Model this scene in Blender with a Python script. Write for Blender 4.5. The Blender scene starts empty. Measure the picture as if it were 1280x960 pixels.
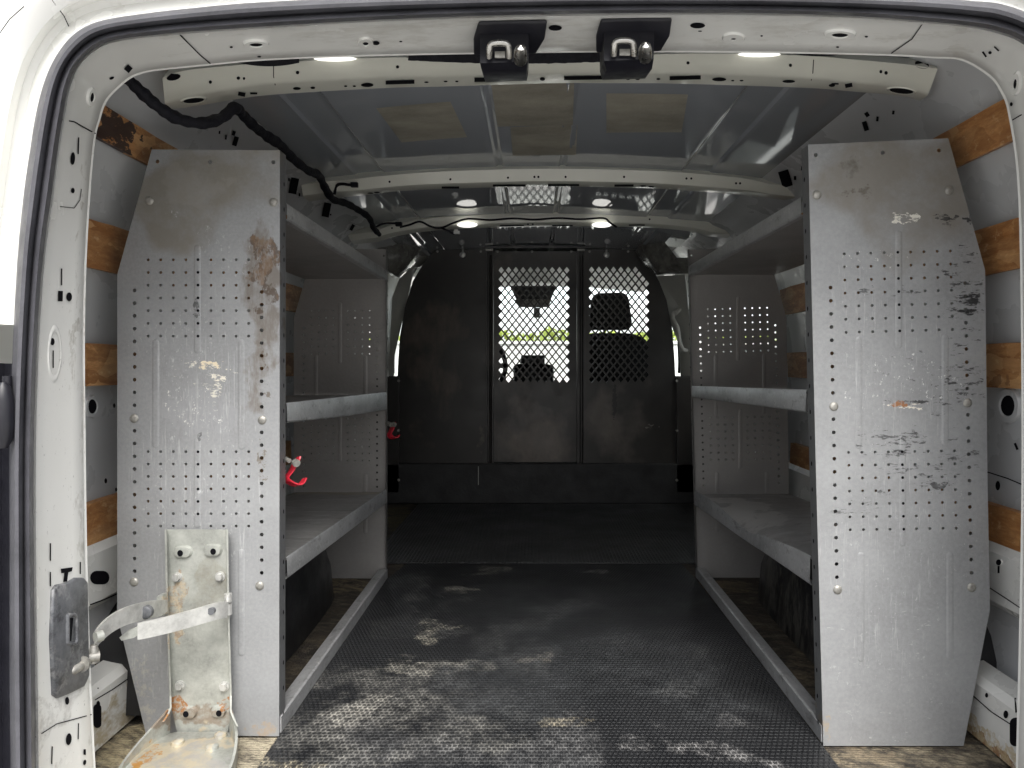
import bpy, bmesh, math, random
from mathutils import Vector, Matrix, noise as mnoise
from mathutils.bvhtree import BVHTree
from mathutils.geometry import delaunay_2d_cdt
random.seed(7)
S = bpy.context.scene
COL = S.collection
F, VX, VY, CZ = 930.0, 668.0, 455.0, 0.71          # focal length (px), vanishing point, eye height above the load floor

def P(px, py, D): return Vector(((px-VX)*D/F, D, CZ+(VY-py)*D/F))
def FL(px, py, z=0.0):                              # pixel -> point on the horizontal plane z
    return P(px, py, (CZ-z)*F/(py-VY))

# ------------------------------------------------------------------ materials
def new_mat(name):
    m = bpy.data.materials.new(name); m.use_nodes = True
    nt = m.node_tree; nt.nodes.clear()
    out = nt.nodes.new('ShaderNodeOutputMaterial')
    b = nt.nodes.new('ShaderNodeBsdfPrincipled')
    nt.links.new(b.outputs[0], out.inputs[0])
    return m, nt, b, out

def N(nt, t, **kw):
    n = nt.nodes.new(t)
    for k, v in kw.items():
        if k.startswith('i_'):
            n.inputs[k[2:].replace('_', ' ')].default_value = v
        else: setattr(n, k, v)
    return n
def c4(c): return (c[0], c[1], c[2], 1)
def vmath(nt, op, a, b):
    n = N(nt, 'ShaderNodeVectorMath', operation=op)
    for k, v in ((0, a), (1, b)):
        if hasattr(v, 'is_output'): nt.links.new(v, n.inputs[k])
        else: n.inputs[k].default_value = v
    return n
def smath(nt, op, a, b=0.0, clamp=False):
    n = N(nt, 'ShaderNodeMath', operation=op); n.use_clamp = clamp
    for k, v in ((0, a), (1, b)):
        if hasattr(v, 'is_output'): nt.links.new(v, n.inputs[k])
        else: n.inputs[k].default_value = v
    return n.outputs[0]
def maprange(nt, v, a, b, c=0.0, d=1.0):
    n = N(nt, 'ShaderNodeMapRange'); nt.links.new(v, n.inputs[0])
    for k, x in zip((1, 2, 3, 4), (a, b, c, d)): n.inputs[k].default_value = x
    return n.outputs[0]
def noise(nt, pos, scale, detail=4, rough=.55, stretch=None, off=None):
    v = pos
    if stretch: v = vmath(nt, 'MULTIPLY', v, stretch).outputs[0]
    if off: v = vmath(nt, 'ADD', v, off).outputs[0]
    n = N(nt, 'ShaderNodeTexNoise'); n.inputs['Scale'].default_value = scale
    n.inputs['Detail'].default_value = detail; n.inputs['Roughness'].default_value = rough
    nt.links.new(v, n.inputs['Vector'])
    return n.outputs['Fac']
def mix(nt, fac, a, b):
    n = N(nt, 'ShaderNodeMix', data_type='RGBA')
    if hasattr(fac, 'is_output'): nt.links.new(fac, n.inputs[0])
    else: n.inputs[0].default_value = fac
    for k, v in ((6, a), (7, b)):
        if hasattr(v, 'is_output'): nt.links.new(v, n.inputs[k])
        else: n.inputs[k].default_value = c4(v)
    return n.outputs[2]
def blotfac(nt, pos, b):
    wn = N(nt, 'ShaderNodeTexNoise'); wn.inputs['Scale'].default_value = max(4, .9/max(min(b['r'][0], b['r'][2] if b['r'][2] < .09 else 9), .01)); wn.inputs['Detail'].default_value = 4
    nt.links.new(pos, wn.inputs['Vector'])
    w = vmath(nt, 'SUBTRACT', wn.outputs['Color'], (.5, .5, .5)).outputs[0]
    w = vmath(nt, 'MULTIPLY', w, tuple(x*b.get('w', 2.2) for x in b['r'])).outputs[0]
    d = vmath(nt, 'SUBTRACT', vmath(nt, 'ADD', pos, w).outputs[0], tuple(b['c'])).outputs[0]
    d = vmath(nt, 'DIVIDE', d, tuple(b['r'])).outputs[0]
    ln = N(nt, 'ShaderNodeVectorMath', operation='LENGTH'); nt.links.new(d, ln.inputs[0])
    e = smath(nt, 'SUBTRACT', 1.0, ln.outputs['Value'], True)
    e = smath(nt, 'MULTIPLY', e, b.get('k', 2.5)); e = smath(nt, 'MINIMUM', e, 1.0)
    nz = noise(nt, pos, b.get('ns', 20), b.get('det', 5), .65, b.get('st'), b.get('off'))
    fz = noise(nt, pos, b.get('ns', 20)*4.3, 4, .7, b.get('st'), (3.1, 1.7, 5.3))
    nz = smath(nt, 'ADD', smath(nt, 'MULTIPLY', nz, .64), smath(nt, 'MULTIPLY', fz, .36))
    v = smath(nt, 'MULTIPLY', nz, e)
    t = b.get('t', .4); s = b.get('s', .12)
    return maprange(nt, v, t, t+s, 0, b.get('a', 1.0))
def mat(name, col, rough=.5, metal=0.0, var=.12, vs=5, bump=0.0, bs=120, blots=(), rvar=.1, spec=.5, coat=0.0, st=None, fine=0.0):
    m, nt, b, out = new_mat(name)
    pos = N(nt, 'ShaderNodeNewGeometry').outputs['Position']
    nz = noise(nt, pos, vs, 6, .6, st)
    lo = tuple(x*(1-var) for x in col); hi = tuple(min(1, x*(1+var)) for x in col)
    c = mix(nt, maprange(nt, nz, .3, .7), lo, hi)
    if fine:
        fz = noise(nt, pos, 160, 3, .7)
        c = mix(nt, maprange(nt, fz, .35, .7, 0, fine), c, tuple(min(1, x*1.6) for x in col))
    rf = maprange(nt, noise(nt, pos, vs*2.3, 4), .3, .7, max(0.02, rough-rvar), min(1, rough+rvar))
    for bl in blots:
        f = blotfac(nt, pos, bl)
        c = mix(nt, f, c, bl['col'])
    nt.links.new(c, b.inputs['Base Color']); nt.links.new(rf, b.inputs['Roughness'])
    b.inputs['Metallic'].default_value = metal
    b.inputs['Specular IOR Level'].default_value = spec
    b.inputs['Coat Weight'].default_value = coat; b.inputs['Coat Roughness'].default_value = .06
    if bump:
        bn = N(nt, 'ShaderNodeBump'); bn.inputs['Strength'].default_value = bump; bn.inputs['Distance'].default_value = .004
        nt.links.new(noise(nt, pos, bs, 4), bn.inputs['Height']); nt.links.new(bn.outputs[0], b.inputs['Normal'])
    return m

DL, DR = 1.42, 1.385                      # plane of the left / right shelving end panel
def bl(px, py, rx, ry, D, col, **kw):
    s = D/F
    return dict(c=tuple(P(px, py, D)), r=(rx*s, kw.pop('ry_', .06), ry*s), col=col, **kw)

RUSTY = (.16, .085, .04); GRIME = (.055, .045, .038); CREAM = (.72, .69, .6); BLK = (.02, .02, .022)
SH = (.285, .29, .295)
left_blots = [
    bl(270, 225, 130, 90, DL, (.21, .19, .155), ns=9, t=.22, s=.32, a=.75),
    bl(240, 235, 60, 34, DL, (.30, .285, .26), ns=3, t=.2, s=.1, a=.4),
    bl(326, 390, 44, 170, DL, (.17, .145, .12), ns=30, st=(1.4, 1, .4), t=.33, s=.20, a=.8, k=1.8),
    bl(331, 340, 30, 110, DL, (.09, .06, .04), ns=60, st=(1, 1, .5), t=.45, s=.07, a=.85, k=1.6),
    bl(330, 330, 30, 80, DL, (.20, .12, .065), ns=34, st=(1, 1, .6), t=.46, s=.12, a=.65, k=1.6),
    bl(332, 450, 14, 60, DL, (.12, .09, .06), ns=70, st=(1, 1, .6), t=.50, s=.06, a=.7, k=2),
    bl(250, 517, 50, 30, DL, (.33, .335, .345), ns=3, t=.14, s=.03, a=.55, k=6),
    bl(262, 470, 56, 46, DL, CREAM, ns=56, st=(.5, 1, 1.2), t=.555, s=.02, a=.95, k=2),
    bl(262, 456, 22, 9, DL, (.78, .68, .5), ns=60, st=(.5, 1, 1), t=.46, s=.03, a=.95),
    bl(273, 473, 17, 6, DL, (.78, .74, .64), ns=70, st=(.5, 1, 1), t=.46, s=.03, a=.95),
    bl(245, 510, 70, 44, DL, (.75, .74, .70), ns=80, t=.585, s=.02, a=.95, k=2),
    bl(240, 560, 110, 360, DL, (.62, .625, .63), ns=150, st=(1, 1, .45), t=.58, s=.05, a=.55),
    bl(247, 500, 120, 300, DL, (.24, .24, .245), ns=26, st=(1.3, 1, .5), t=.53, s=.1, a=.4),
    bl(246, 385, 6, 16, DL, BLK, ns=90, t=.42, s=.1, a=.7),
    bl(250, 560, 130, 400, DL, (.56, .565, .57), ns=200, st=(1, 1, .06), t=.56, s=.06, a=.45),
    bl(180, 860, 40, 60, DL, (.50, .46, .38), ns=50, t=.50, s=.1, a=.5),
    bl(330, 912, 26, 14, DL, (.40, .30, .2), ns=70, t=.46, s=.08, a=.6),
    bl(328, 575, 10, 40, DL, (.16, .13, .10), ns=80, t=.50, s=.06, a=.8),
    bl(250, 545, 4, 8, DL, BLK, ns=80, t=.4, s=.1, a=.6),
]
SM = dict(st=(.34, 1, 1.35), s=.035)
right_blots = [
    bl(1120, 235, 130, 95, DR, (.22, .20, .17), ns=8, t=.22, s=.32, a=.75),
    bl(1060, 212, 50, 50, DR, (.10, .085, .065), ns=30, t=.40, s=.2, a=.75, k=1.5),
    bl(1075, 240, 50, 14, DR, (.12, .10, .08), ns=60, st=(.7, 1, 1.2), t=.46, s=.1, a=.7, k=2),
    bl(1206, 400, 50, 160, DR, BLK, ns=66, t=.545, a=.85, **SM),
    bl(1215, 370, 26, 50, DR, BLK, ns=66, t=.50, a=.85, **SM),
    bl(1165, 585, 80, 60, DR, BLK, ns=64, t=.560, a=.8, **SM),
    bl(1170, 600, 40, 20, DR, BLK, ns=56, t=.50, a=.8, **SM),
    bl(1150, 470, 100, 60, DR, BLK, ns=70, t=.60, a=.75, **SM),
    bl(1110, 365, 70, 10, DR, BLK, ns=70, t=.55, a=.7, **SM),
    bl(1190, 470, 50, 200, DR, BLK, ns=90, t=.585, a=.8, **SM),
    bl(1135, 590, 90, 80, DR, BLK, ns=90, t=.585, a=.75, **SM),
    bl(1110, 545, 90, 10, DR, BLK, ns=70, t=.55, a=.7, **SM),
    bl(1080, 630, 60, 30, DR, BLK, ns=80, t=.575, a=.7, **SM),
    bl(1222, 274, 26, 9, DR, BLK, ns=60, t=.42, a=.9, **SM),
    bl(1180, 272, 20, 6, DR, BLK, ns=70, t=.47, a=.8, **SM),
    bl(1135, 273, 34, 9, DR, (.82, .80, .72), ns=90, st=(.5, 1, 1.2), t=.515, s=.02, a=.95),
    bl(1130, 507, 38, 6, DR, (.82, .78, .68), ns=80, st=(.45, 1, 1.3), t=.50, s=.03, a=.95),
    bl(1130, 502, 40, 5, DR, BLK, ns=80, st=(.4, 1, 1.3), t=.50, s=.03, a=.85),
    bl(1123, 505, 13, 5, DR, (.34, .15, .06), ns=80, st=(.6, 1, 1.3), t=.40, s=.05, a=.95),
    bl(1135, 465, 90, 60, DR, (.75, .75, .74), ns=120, st=(1, 1, .7), t=.585, s=.02, a=.8),
    bl(1090, 325, 60, 30, DR, (.82, .81, .77), ns=120, t=.60, s=.02, a=.9),
    bl(1120, 600, 130, 380, DR, (.60, .60, .61), ns=130, st=(1, 1, .5), t=.595, s=.04, a=.5),
    bl(1120, 830, 120, 130, DR, (.62, .62, .62), ns=95, st=(.4, 1, 1.4), t=.61, s=.02, a=.45),
    bl(1120, 560, 140, 330, DR, (.27, .27, .275), ns=24, st=(.6, 1, 1), t=.53, s=.1, a=.35),
    bl(1125, 560, 140, 420, DR, (.56, .56, .57), ns=200, st=(1, 1, .06), t=.56, s=.06, a=.4),
    bl(1030, 910, 12, 30, DR, (.42, .32, .2), ns=80, t=.46, s=.08, a=.6),
]
M = {}
M['shelf_l'] = mat('grey_shelf_paint_left', SH, .52, .15, .14, 5, .06, 60, left_blots, fine=.25)
M['shelf_r'] = mat('grey_shelf_paint_right', SH, .52, .15, .14, 5, .06, 60, right_blots, fine=.25)
M['shelf'] = mat('grey_shelf_paint', (.31, .30, .29), .45, .25, .12, 4, .05, 60, fine=.15)
M['tray'] = mat('worn_shelf_tray', (.34, .335, .33), .42, .35, .3, 5, .1, 60, [
    dict(c=(-.6, 1.95, .5), r=(.5, 1.2, 1.0), col=(.56, .56, .56), ns=16, st=(.5, 1.6, 1), t=.52, s=.10, a=.7, k=6),
    dict(c=(.65, 1.95, .5), r=(.5, 1.2, 1.0), col=(.56, .56, .55), ns=14, st=(.6, 1.4, 1), t=.53, s=.08, a=.7, k=6),
    dict(c=(0, 1.95, .5), r=(1.6, 1.2, 1.0), col=(.16, .15, .14), ns=20, st=(.4, 1.6, 1), t=.53, s=.10, a=.6, k=6),
    dict(c=(.6, 2.15, .30), r=(.12, .35, .1), col=(.60, .59, .57), ns=10, t=.36, s=.08, a=.8),
    dict(c=(-.6, 2.42, .31), r=(.4, .05, .1), col=(.40, .34, .24), ns=24, t=.36, s=.2, a=.8)], fine=.3, st=(1, .4, 1))
M['lip'] = mat('worn_shelf_lip', (.40, .405, .41), .4, .4, .25, 12, .1, 60, [
    dict(c=(0, 1.95, .5), r=(1.6, 1.3, 1.2), col=(.60, .60, .59), ns=60, st=(1, .8, 1), t=.55, s=.06, a=.7, k=6),
    dict(c=(0, 1.95, .5), r=(1.6, 1.3, 1.2), col=(.17, .165, .16), ns=34, st=(1, .6, 1.4), t=.54, s=.08, a=.6, k=6)], fine=.35, st=(1, .5, 1))
M['steel'] = mat('bright_bolt_steel', (.40, .39, .36), .55, .7, .3, 90)
M['chrome'] = mat('polished_striker_steel', (.52, .51, .48), .30, 1, .15, 40)
M['white'] = mat('white_body_paint', (.82, .82, .79), .22, 0, .03, 3, .012, 12, [
    dict(c=tuple(P(85, 900, 1.15)), r=(.09, .2, .14), col=(.2, .2, .2), ns=120, t=.64, s=.03, a=.6),
    dict(c=tuple(P(85, 560, 1.15)), r=(.09, .2, .3), col=(.3, .28, .26), ns=110, st=(1, 1, .4), t=.67, s=.02, a=.6),
    dict(c=tuple(P(80, 700, 1.15)), r=(.10, .25, .45), col=(.16, .155, .15), ns=150, st=(1, 1, .5), t=.62, s=.03, a=.7, k=4),
    dict(c=tuple(P(110, 500, 1.2)), r=(.02, .05, .7), col=(.35, .32, .27), ns=50, st=(1, 1, .3), t=.52, s=.12, a=.6, k=4),
    dict(c=tuple(P(60, 905, 1.1)), r=(.06, .12, .10), col=(.40, .385, .36), ns=30, t=.46, s=.16, a=.6),
    dict(c=tuple(P(640, 45, 1.15)), r=(.9, .2, .05), col=(.52, .50, .45), ns=18, st=(.4, 1, 1), t=.50, s=.14, a=.5, k=4),
    dict(c=tuple(P(1265, 600, 1.3)), r=(.07, .3, .12), col=(.05, .045, .045), ns=70, t=.56, s=.03, a=.9)], coat=.4, rvar=.06)
M['beam'] = mat('dirty_white_beam_paint', (.78, .78, .75), .25, 0, .05, 5, .012, 12, [
    dict(c=tuple(P(145, 900, 1.42)), r=(.12, .3, .07), col=(.46, .39, .26), ns=26, st=(1, .5, 1), t=.42, s=.14, a=.85),
    dict(c=(.84, 1.5, .005), r=(.1, .5, .022), col=(.30, .15, .06), ns=60, t=.36, s=.1, a=.95),
    dict(c=(.84, 1.5, .02), r=(.1, .5, .03), col=(.55, .45, .28), ns=40, t=.40, s=.12, a=.8),
    dict(c=tuple(P(1255, 720, 1.35)), r=(.1, .3, .2), col=(.08, .06, .05), ns=80, t=.6, s=.03, a=.8)], coat=.3)
M['cream'] = mat('cream_white_rib_paint', (.74, .74, .66), .2, 0, .05, 4, .02, 14, coat=.5, rvar=.06)
M['wall'] = mat('light_grey_wall_paint', (.56, .57, .58), .3, 0, .08, 3, .02, 10, [
    dict(c=tuple(P(1262, 600, 1.3)), r=(.08, .3, .09), col=(.04, .038, .04), ns=70, st=(1, 1, 1.2), t=.54, s=.03, a=.9)], coat=.3)
M['rail'] = mat('grey_white_rail_paint', (.62, .62, .60), .28, 0, .08, 4, .02, 12, coat=.3)
M['roof'] = mat('grey_roof_paint', (.325, .345, .375), .045, 0, .05, 2.0, .010, 7, coat=.6, rvar=.02)
M['pad'] = mat('tan_damping_pad', (.28, .262, .215), .75, 0, .3, 12, .35, 90, fine=.12, st=(.5, 1, 1))
M['dark'] = mat('dark_hole', (.006, .006, .008), .9, 0, 0, 3, spec=.1)
M['seal'] = mat('black_rubber_seal', (.075, .075, .085), .42, 0, .3, 14, .15, 50, fine=.3)
M['harness'] = mat('black_loom_tape', (.007, .007, .011), .7, 0, .3, 60, .5, 160, spec=.25)
M['black'] = mat('black_plastic', (.013, .013, .018), .38, 0, .2, 20)
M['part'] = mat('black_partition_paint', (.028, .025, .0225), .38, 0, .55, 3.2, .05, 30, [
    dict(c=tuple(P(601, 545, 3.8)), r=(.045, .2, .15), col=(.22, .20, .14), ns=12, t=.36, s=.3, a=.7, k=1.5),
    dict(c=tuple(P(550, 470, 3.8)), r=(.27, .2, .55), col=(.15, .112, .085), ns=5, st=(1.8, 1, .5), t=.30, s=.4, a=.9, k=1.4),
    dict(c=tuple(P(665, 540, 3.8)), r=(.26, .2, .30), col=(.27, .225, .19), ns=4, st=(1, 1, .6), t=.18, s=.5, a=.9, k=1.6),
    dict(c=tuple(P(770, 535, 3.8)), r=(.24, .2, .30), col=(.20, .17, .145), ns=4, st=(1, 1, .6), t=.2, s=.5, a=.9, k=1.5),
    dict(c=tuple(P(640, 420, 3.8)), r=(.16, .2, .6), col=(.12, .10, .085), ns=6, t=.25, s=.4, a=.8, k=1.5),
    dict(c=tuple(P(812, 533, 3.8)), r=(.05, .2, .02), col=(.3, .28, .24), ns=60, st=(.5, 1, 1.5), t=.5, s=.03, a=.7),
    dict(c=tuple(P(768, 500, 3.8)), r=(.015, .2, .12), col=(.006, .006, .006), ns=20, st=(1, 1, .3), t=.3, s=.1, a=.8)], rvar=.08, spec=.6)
M['rubber'] = mat('black_rubber_cover', (.03, .03, .031), .55, 0, .4, 9, .3, 70)
M['arch'] = mat('black_wheel_arch_cover', (.016, .016, .017), .42, 0, .5, 6, .2, 60, [
    dict(c=(.66, 1.9, .05), r=(.12, .9, .2), col=(.12, .115, .10), ns=30, st=(1, 1, .3), t=.46, s=.1, a=.7)])
M['zinc'] = mat('galvanised_bracket_steel', (.39, .40, .37), .45, .35, .30, 22, .12, 70, [
    dict(c=tuple(P(222, 760, 1.4)), r=(.03, .1, .10), col=(.36, .21, .10), ns=70, t=.47, s=.1, a=.6),
    dict(c=tuple(P(222, 765, 1.4)), r=(.03, .1, .09), col=(.60, .52, .38), ns=60, t=.46, s=.1, a=.7),
    dict(c=tuple(P(265, 730, 1.4)), r=(.05, .1, .07), col=(.31, .29, .23), ns=25, t=.36, s=.25, a=.6),
    dict(c=tuple(P(224, 884, 1.4)), r=(.03, .12, .035), col=(.42, .18, .045), ns=60, t=.44, s=.08, a=.9, k=2),
    dict(c=tuple(P(285, 880, 1.4)), r=(.03, .1, .03), col=(.36, .15, .04), ns=60, t=.48, s=.08, a=.9, k=2),
    dict(c=tuple(P(250, 898, 1.4)), r=(.10, .10, .03), col=(.26, .20, .15), ns=30, t=.34, s=.2, a=.8),
    dict(c=(-.62, 1.29, .02), r=(.12, .16, .05), col=(.56, .49, .36), ns=26, t=.36, s=.16, a=.9),
    dict(c=(-.60, 1.27, .02), r=(.14, .14, .05), col=(.42, .41, .40), ns=20, t=.47, s=.1, a=.8),
    dict(c=(-.675, 1.32, .03), r=(.03, .07, .05), col=(.50, .25, .06), ns=70, t=.46, s=.08, a=.9, k=2),
    dict(c=(-.69, 1.285, .03), r=(.02, .03, .05), col=(.52, .25, .05), ns=70, t=.42, s=.08, a=.9, k=2)], fine=.3)
M['strap'] = mat('worn_zinc_strap', (.52, .52, .50), .38, .5, .28, 34, .08, 60, fine=.3)
M['red'] = mat('red_hook_paint', (.44, .014, .03), .42, 0, .3, 60, .1, 120, fine=.4)
M['latchgrey'] = mat('worn_grey_latch_plate', (.13, .135, .145), .42, .3, .5, 26, .1, 60, [
    dict(c=tuple(P(85, 760, 1.12)), r=(.05, .3, .10), col=(.34, .34, .34), ns=40, st=(1, 1, .5), t=.50, s=.1, a=.7),
    dict(c=tuple(P(85, 840, 1.12)), r=(.05, .3, .05), col=(.30, .30, .30), ns=60, t=.48, s=.1, a=.7),
    dict(c=tuple(P(90, 800, 1.12)), r=(.05, .3, .10), col=(.04, .04, .045), ns=36, t=.50, s=.1, a=.7)], fine=.5)
M['trim'] = mat('mottled_grey_trim', (.17, .165, .15), .22, 0, .5, 22, .1, 40)
M['cabtrim'] = mat('pale_cab_trim', (.66, .65, .6), .5, 0, .1, 5)
M['seat'] = mat('charcoal_seat_fabric', (.012, .012, .013), .85, 0, .3, 40)
M['dash'] = mat('charcoal_dashboard', (.022, .022, .024), .5, 0, .3, 20)
M['ground'] = mat('pale_concrete_ground', (.34, .335, .32), .85, 0, .15, 1.2, .1, 20)
def wnz(nt, pos, sc):
    n = N(nt, 'ShaderNodeTexNoise'); n.inputs['Scale'].default_value = sc; nt.links.new(pos, n.inputs['Vector']); return n.outputs['Color']
def wood_mat():
    m, nt, b, out = new_mat('brown_plywood_slat')
    pos = N(nt, 'ShaderNodeNewGeometry').outputs['Position']
    g = noise(nt, pos, 26, 8, .7, (1.2, .16, 1.6))
    g2 = noise(nt, pos, 5, 3, .5, (1, .6, 1))
    g3 = noise(nt, pos, 110, 6, .75, (1, .35, 1.2))
    c = mix(nt, maprange(nt, g, .36, .64), (.38, .155, .045), (.70, .39, .16))
    c = mix(nt, maprange(nt, g3, .40, .66, 0, .75), c, (.26, .10, .03))
    c = mix(nt, maprange(nt, g2, .45, .75, 0, .5), c, (.46, .20, .065))
    fl = N(nt, 'ShaderNodeTexVoronoi'); fl.inputs['Scale'].default_value = 34; fl.inputs['Randomness'].default_value = 1
    nt.links.new(vmath(nt, 'ADD', vmath(nt, 'MULTIPLY', pos, (1, .55, 1.2)).outputs[0], vmath(nt, 'MULTIPLY', wnz(nt, pos, 14), (.05, .05, .05)).outputs[0]).outputs[0], fl.inputs['Vector'])
    fs = N(nt, 'ShaderNodeSeparateColor'); nt.links.new(fl.outputs['Color'], fs.inputs[0])
    c = mix(nt, maprange(nt, fs.outputs[0], 0, 1, 0, .45), c, (.20, .075, .022)); c = mix(nt, maprange(nt, fs.outputs[1], .6, 1, 0, .5), c, (.74, .46, .22))
    sp = noise(nt, pos, 60, 5, .7, (1, .6, 1))
    c = mix(nt, maprange(nt, sp, .58, .68, 0, .6), c, (.66, .46, .26))
    f = blotfac(nt, pos, dict(c=tuple(P(132, 172, 1.36)), r=(.06, .13, .085), ns=34, st=(1, .45, 1.3), t=.40, s=.04, a=.95))
    c = mix(nt, f, c, (.02, .008, .008))
    for px in (1260, 125):
        f = blotfac(nt, pos, dict(c=tuple(P(px, 480 if px > 600 else 470, 1.36)), r=(.05, .25, .03), ns=24, st=(1, .4, 1.4), t=.36, s=.08, a=.6))
        c = mix(nt, f, c, (.16, .06, .02))
    nt.links.new(c, b.inputs['Base Color']); b.inputs['Roughness'].default_value = .5
    bn = N(nt, 'ShaderNodeBump'); bn.inputs['Strength'].default_value = .35; bn.inputs['Distance'].default_value = .003
    nt.links.new(g, bn.inputs['Height']); nt.links.new(bn.outputs[0], b.inputs['Normal'])
    return m
M['wood'] = wood_mat()

def mat_mat(name, w, h, dusty, swap=False):
    m, nt, b, out = new_mat(name)
    pos = N(nt, 'ShaderNodeNewGeometry').outputs['Position']
    v = pos
    if swap:
        mp = N(nt, 'ShaderNodeMapping'); mp.inputs['Rotation'].default_value = (0, 0, math.pi/2)
        nt.links.new(pos, mp.inputs[0]); v = mp.outputs[0]
    br = N(nt, 'ShaderNodeTexBrick'); nt.links.new(v, br.inputs['Vector'])
    br.inputs['Scale'].default_value = 1; br.inputs['Brick Width'].default_value = w; br.inputs['Row Height'].default_value = h
    br.inputs['Mortar Size'].default_value = min(w, h)*.26; br.inputs['Mortar Smooth'].default_value = .6
    raised = smath(nt, 'SUBTRACT', 1.0, br.outputs['Fac'])
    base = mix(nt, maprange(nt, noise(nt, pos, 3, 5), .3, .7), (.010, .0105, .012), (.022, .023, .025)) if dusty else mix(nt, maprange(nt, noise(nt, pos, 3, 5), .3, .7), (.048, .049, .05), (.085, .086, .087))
    c = base
    fine = noise(nt, pos, 55, 5, .75)
    if dusty:
        zones = [((-.36, 1.46, 0), (.42, .42, .1), 9, .33, .26, (.35, .34, .31)),
                 ((-.44, 1.27, 0), (.20, .13, .1), 12, .38, .14, (.60, .53, .38)),
                 ((-.36, 1.50, 0), (.14, .13, .1), 14, .40, .14, (.46, .44, .39)),
                 ((.0, 1.36, 0), (.70, .22, .1), 10, .37, .34, (.29, .287, .282)),
                 ((.33, 1.33, 0), (.30, .10, .1), 12, .44, .16, (.38, .37, .36)),
                 ((.05, 1.47, 0), (.12, .06, .1), 14, .42, .14, (.50, .44, .32)),
                 ((-.22, 1.72, 0), (.20, .16, .1), 13, .44, .14, (.46, .44, .38)),
                 ((-.27, 1.98, 0), (.14, .18, .1), 15, .46, .08, (.52, .49, .40)),
                 ((-.24, 2.33, 0), (.13, .17, .1), 14, .42, .10, (.44, .42, .36)),
                 ((-.15, 2.55, 0), (.18, .10, .1), 14, .42, .10, (.36, .345, .30)),
                 ((.24, 2.55, 0), (.20, .09, .1), 14, .46, .10, (.34, .335, .31)),
                 ((.02, 1.78, 0), (.10, .07, .1), 16, .42, .1, (.32, .29, .24)),
                 ((-.40, 2.3, 0), (.16, .45, .1), 9, .38, .24, (.22, .215, .205)),
                 ((-.1, 1.85, 0), (.6, .9, .1), 7, .40, .30, (.17, .17, .165)),
                 ((.1, 1.7, 0), (.6, .9, .1), 6, .36, .30, (.085, .09, .094))]
    else:
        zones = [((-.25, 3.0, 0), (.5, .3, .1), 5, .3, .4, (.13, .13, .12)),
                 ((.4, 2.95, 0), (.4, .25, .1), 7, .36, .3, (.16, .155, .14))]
    for cc, r, ns, t, s, col in zones:
        f = blotfac(nt, pos, dict(c=cc, r=r, ns=ns, t=t, s=s, a=.9, st=(1, 1, 1), det=6, k=1.5, w=2.6))
        f = smath(nt, 'MULTIPLY', f, maprange(nt, raised, .2, .9, 1.0, .22))
        f = smath(nt, 'MULTIPLY', f, maprange(nt, fine, .38, .60, .06, 1.0))
        c = mix(nt, f, c, col)
    nt.links.new(c, b.inputs['Base Color'])
    rr = maprange(nt, noise(nt, pos, 6, 5), .3, .7, .36, .6)
    nt.links.new(rr, b.inputs['Roughness'])
    bn = N(nt, 'ShaderNodeBump'); bn.inputs['Strength'].default_value = .9; bn.inputs['Distance'].default_value = .003 if dusty else .008
    nt.links.new(raised, bn.inputs['Height']); nt.links.new(bn.outputs[0], b.inputs['Normal'])
    return m
M['mat1'] = mat_mat('dusty_ribbed_rubber', .0098, .0118, True)
M['mat2'] = mat_mat('clean_ribbed_rubber', .05, .013, False, True)
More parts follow.
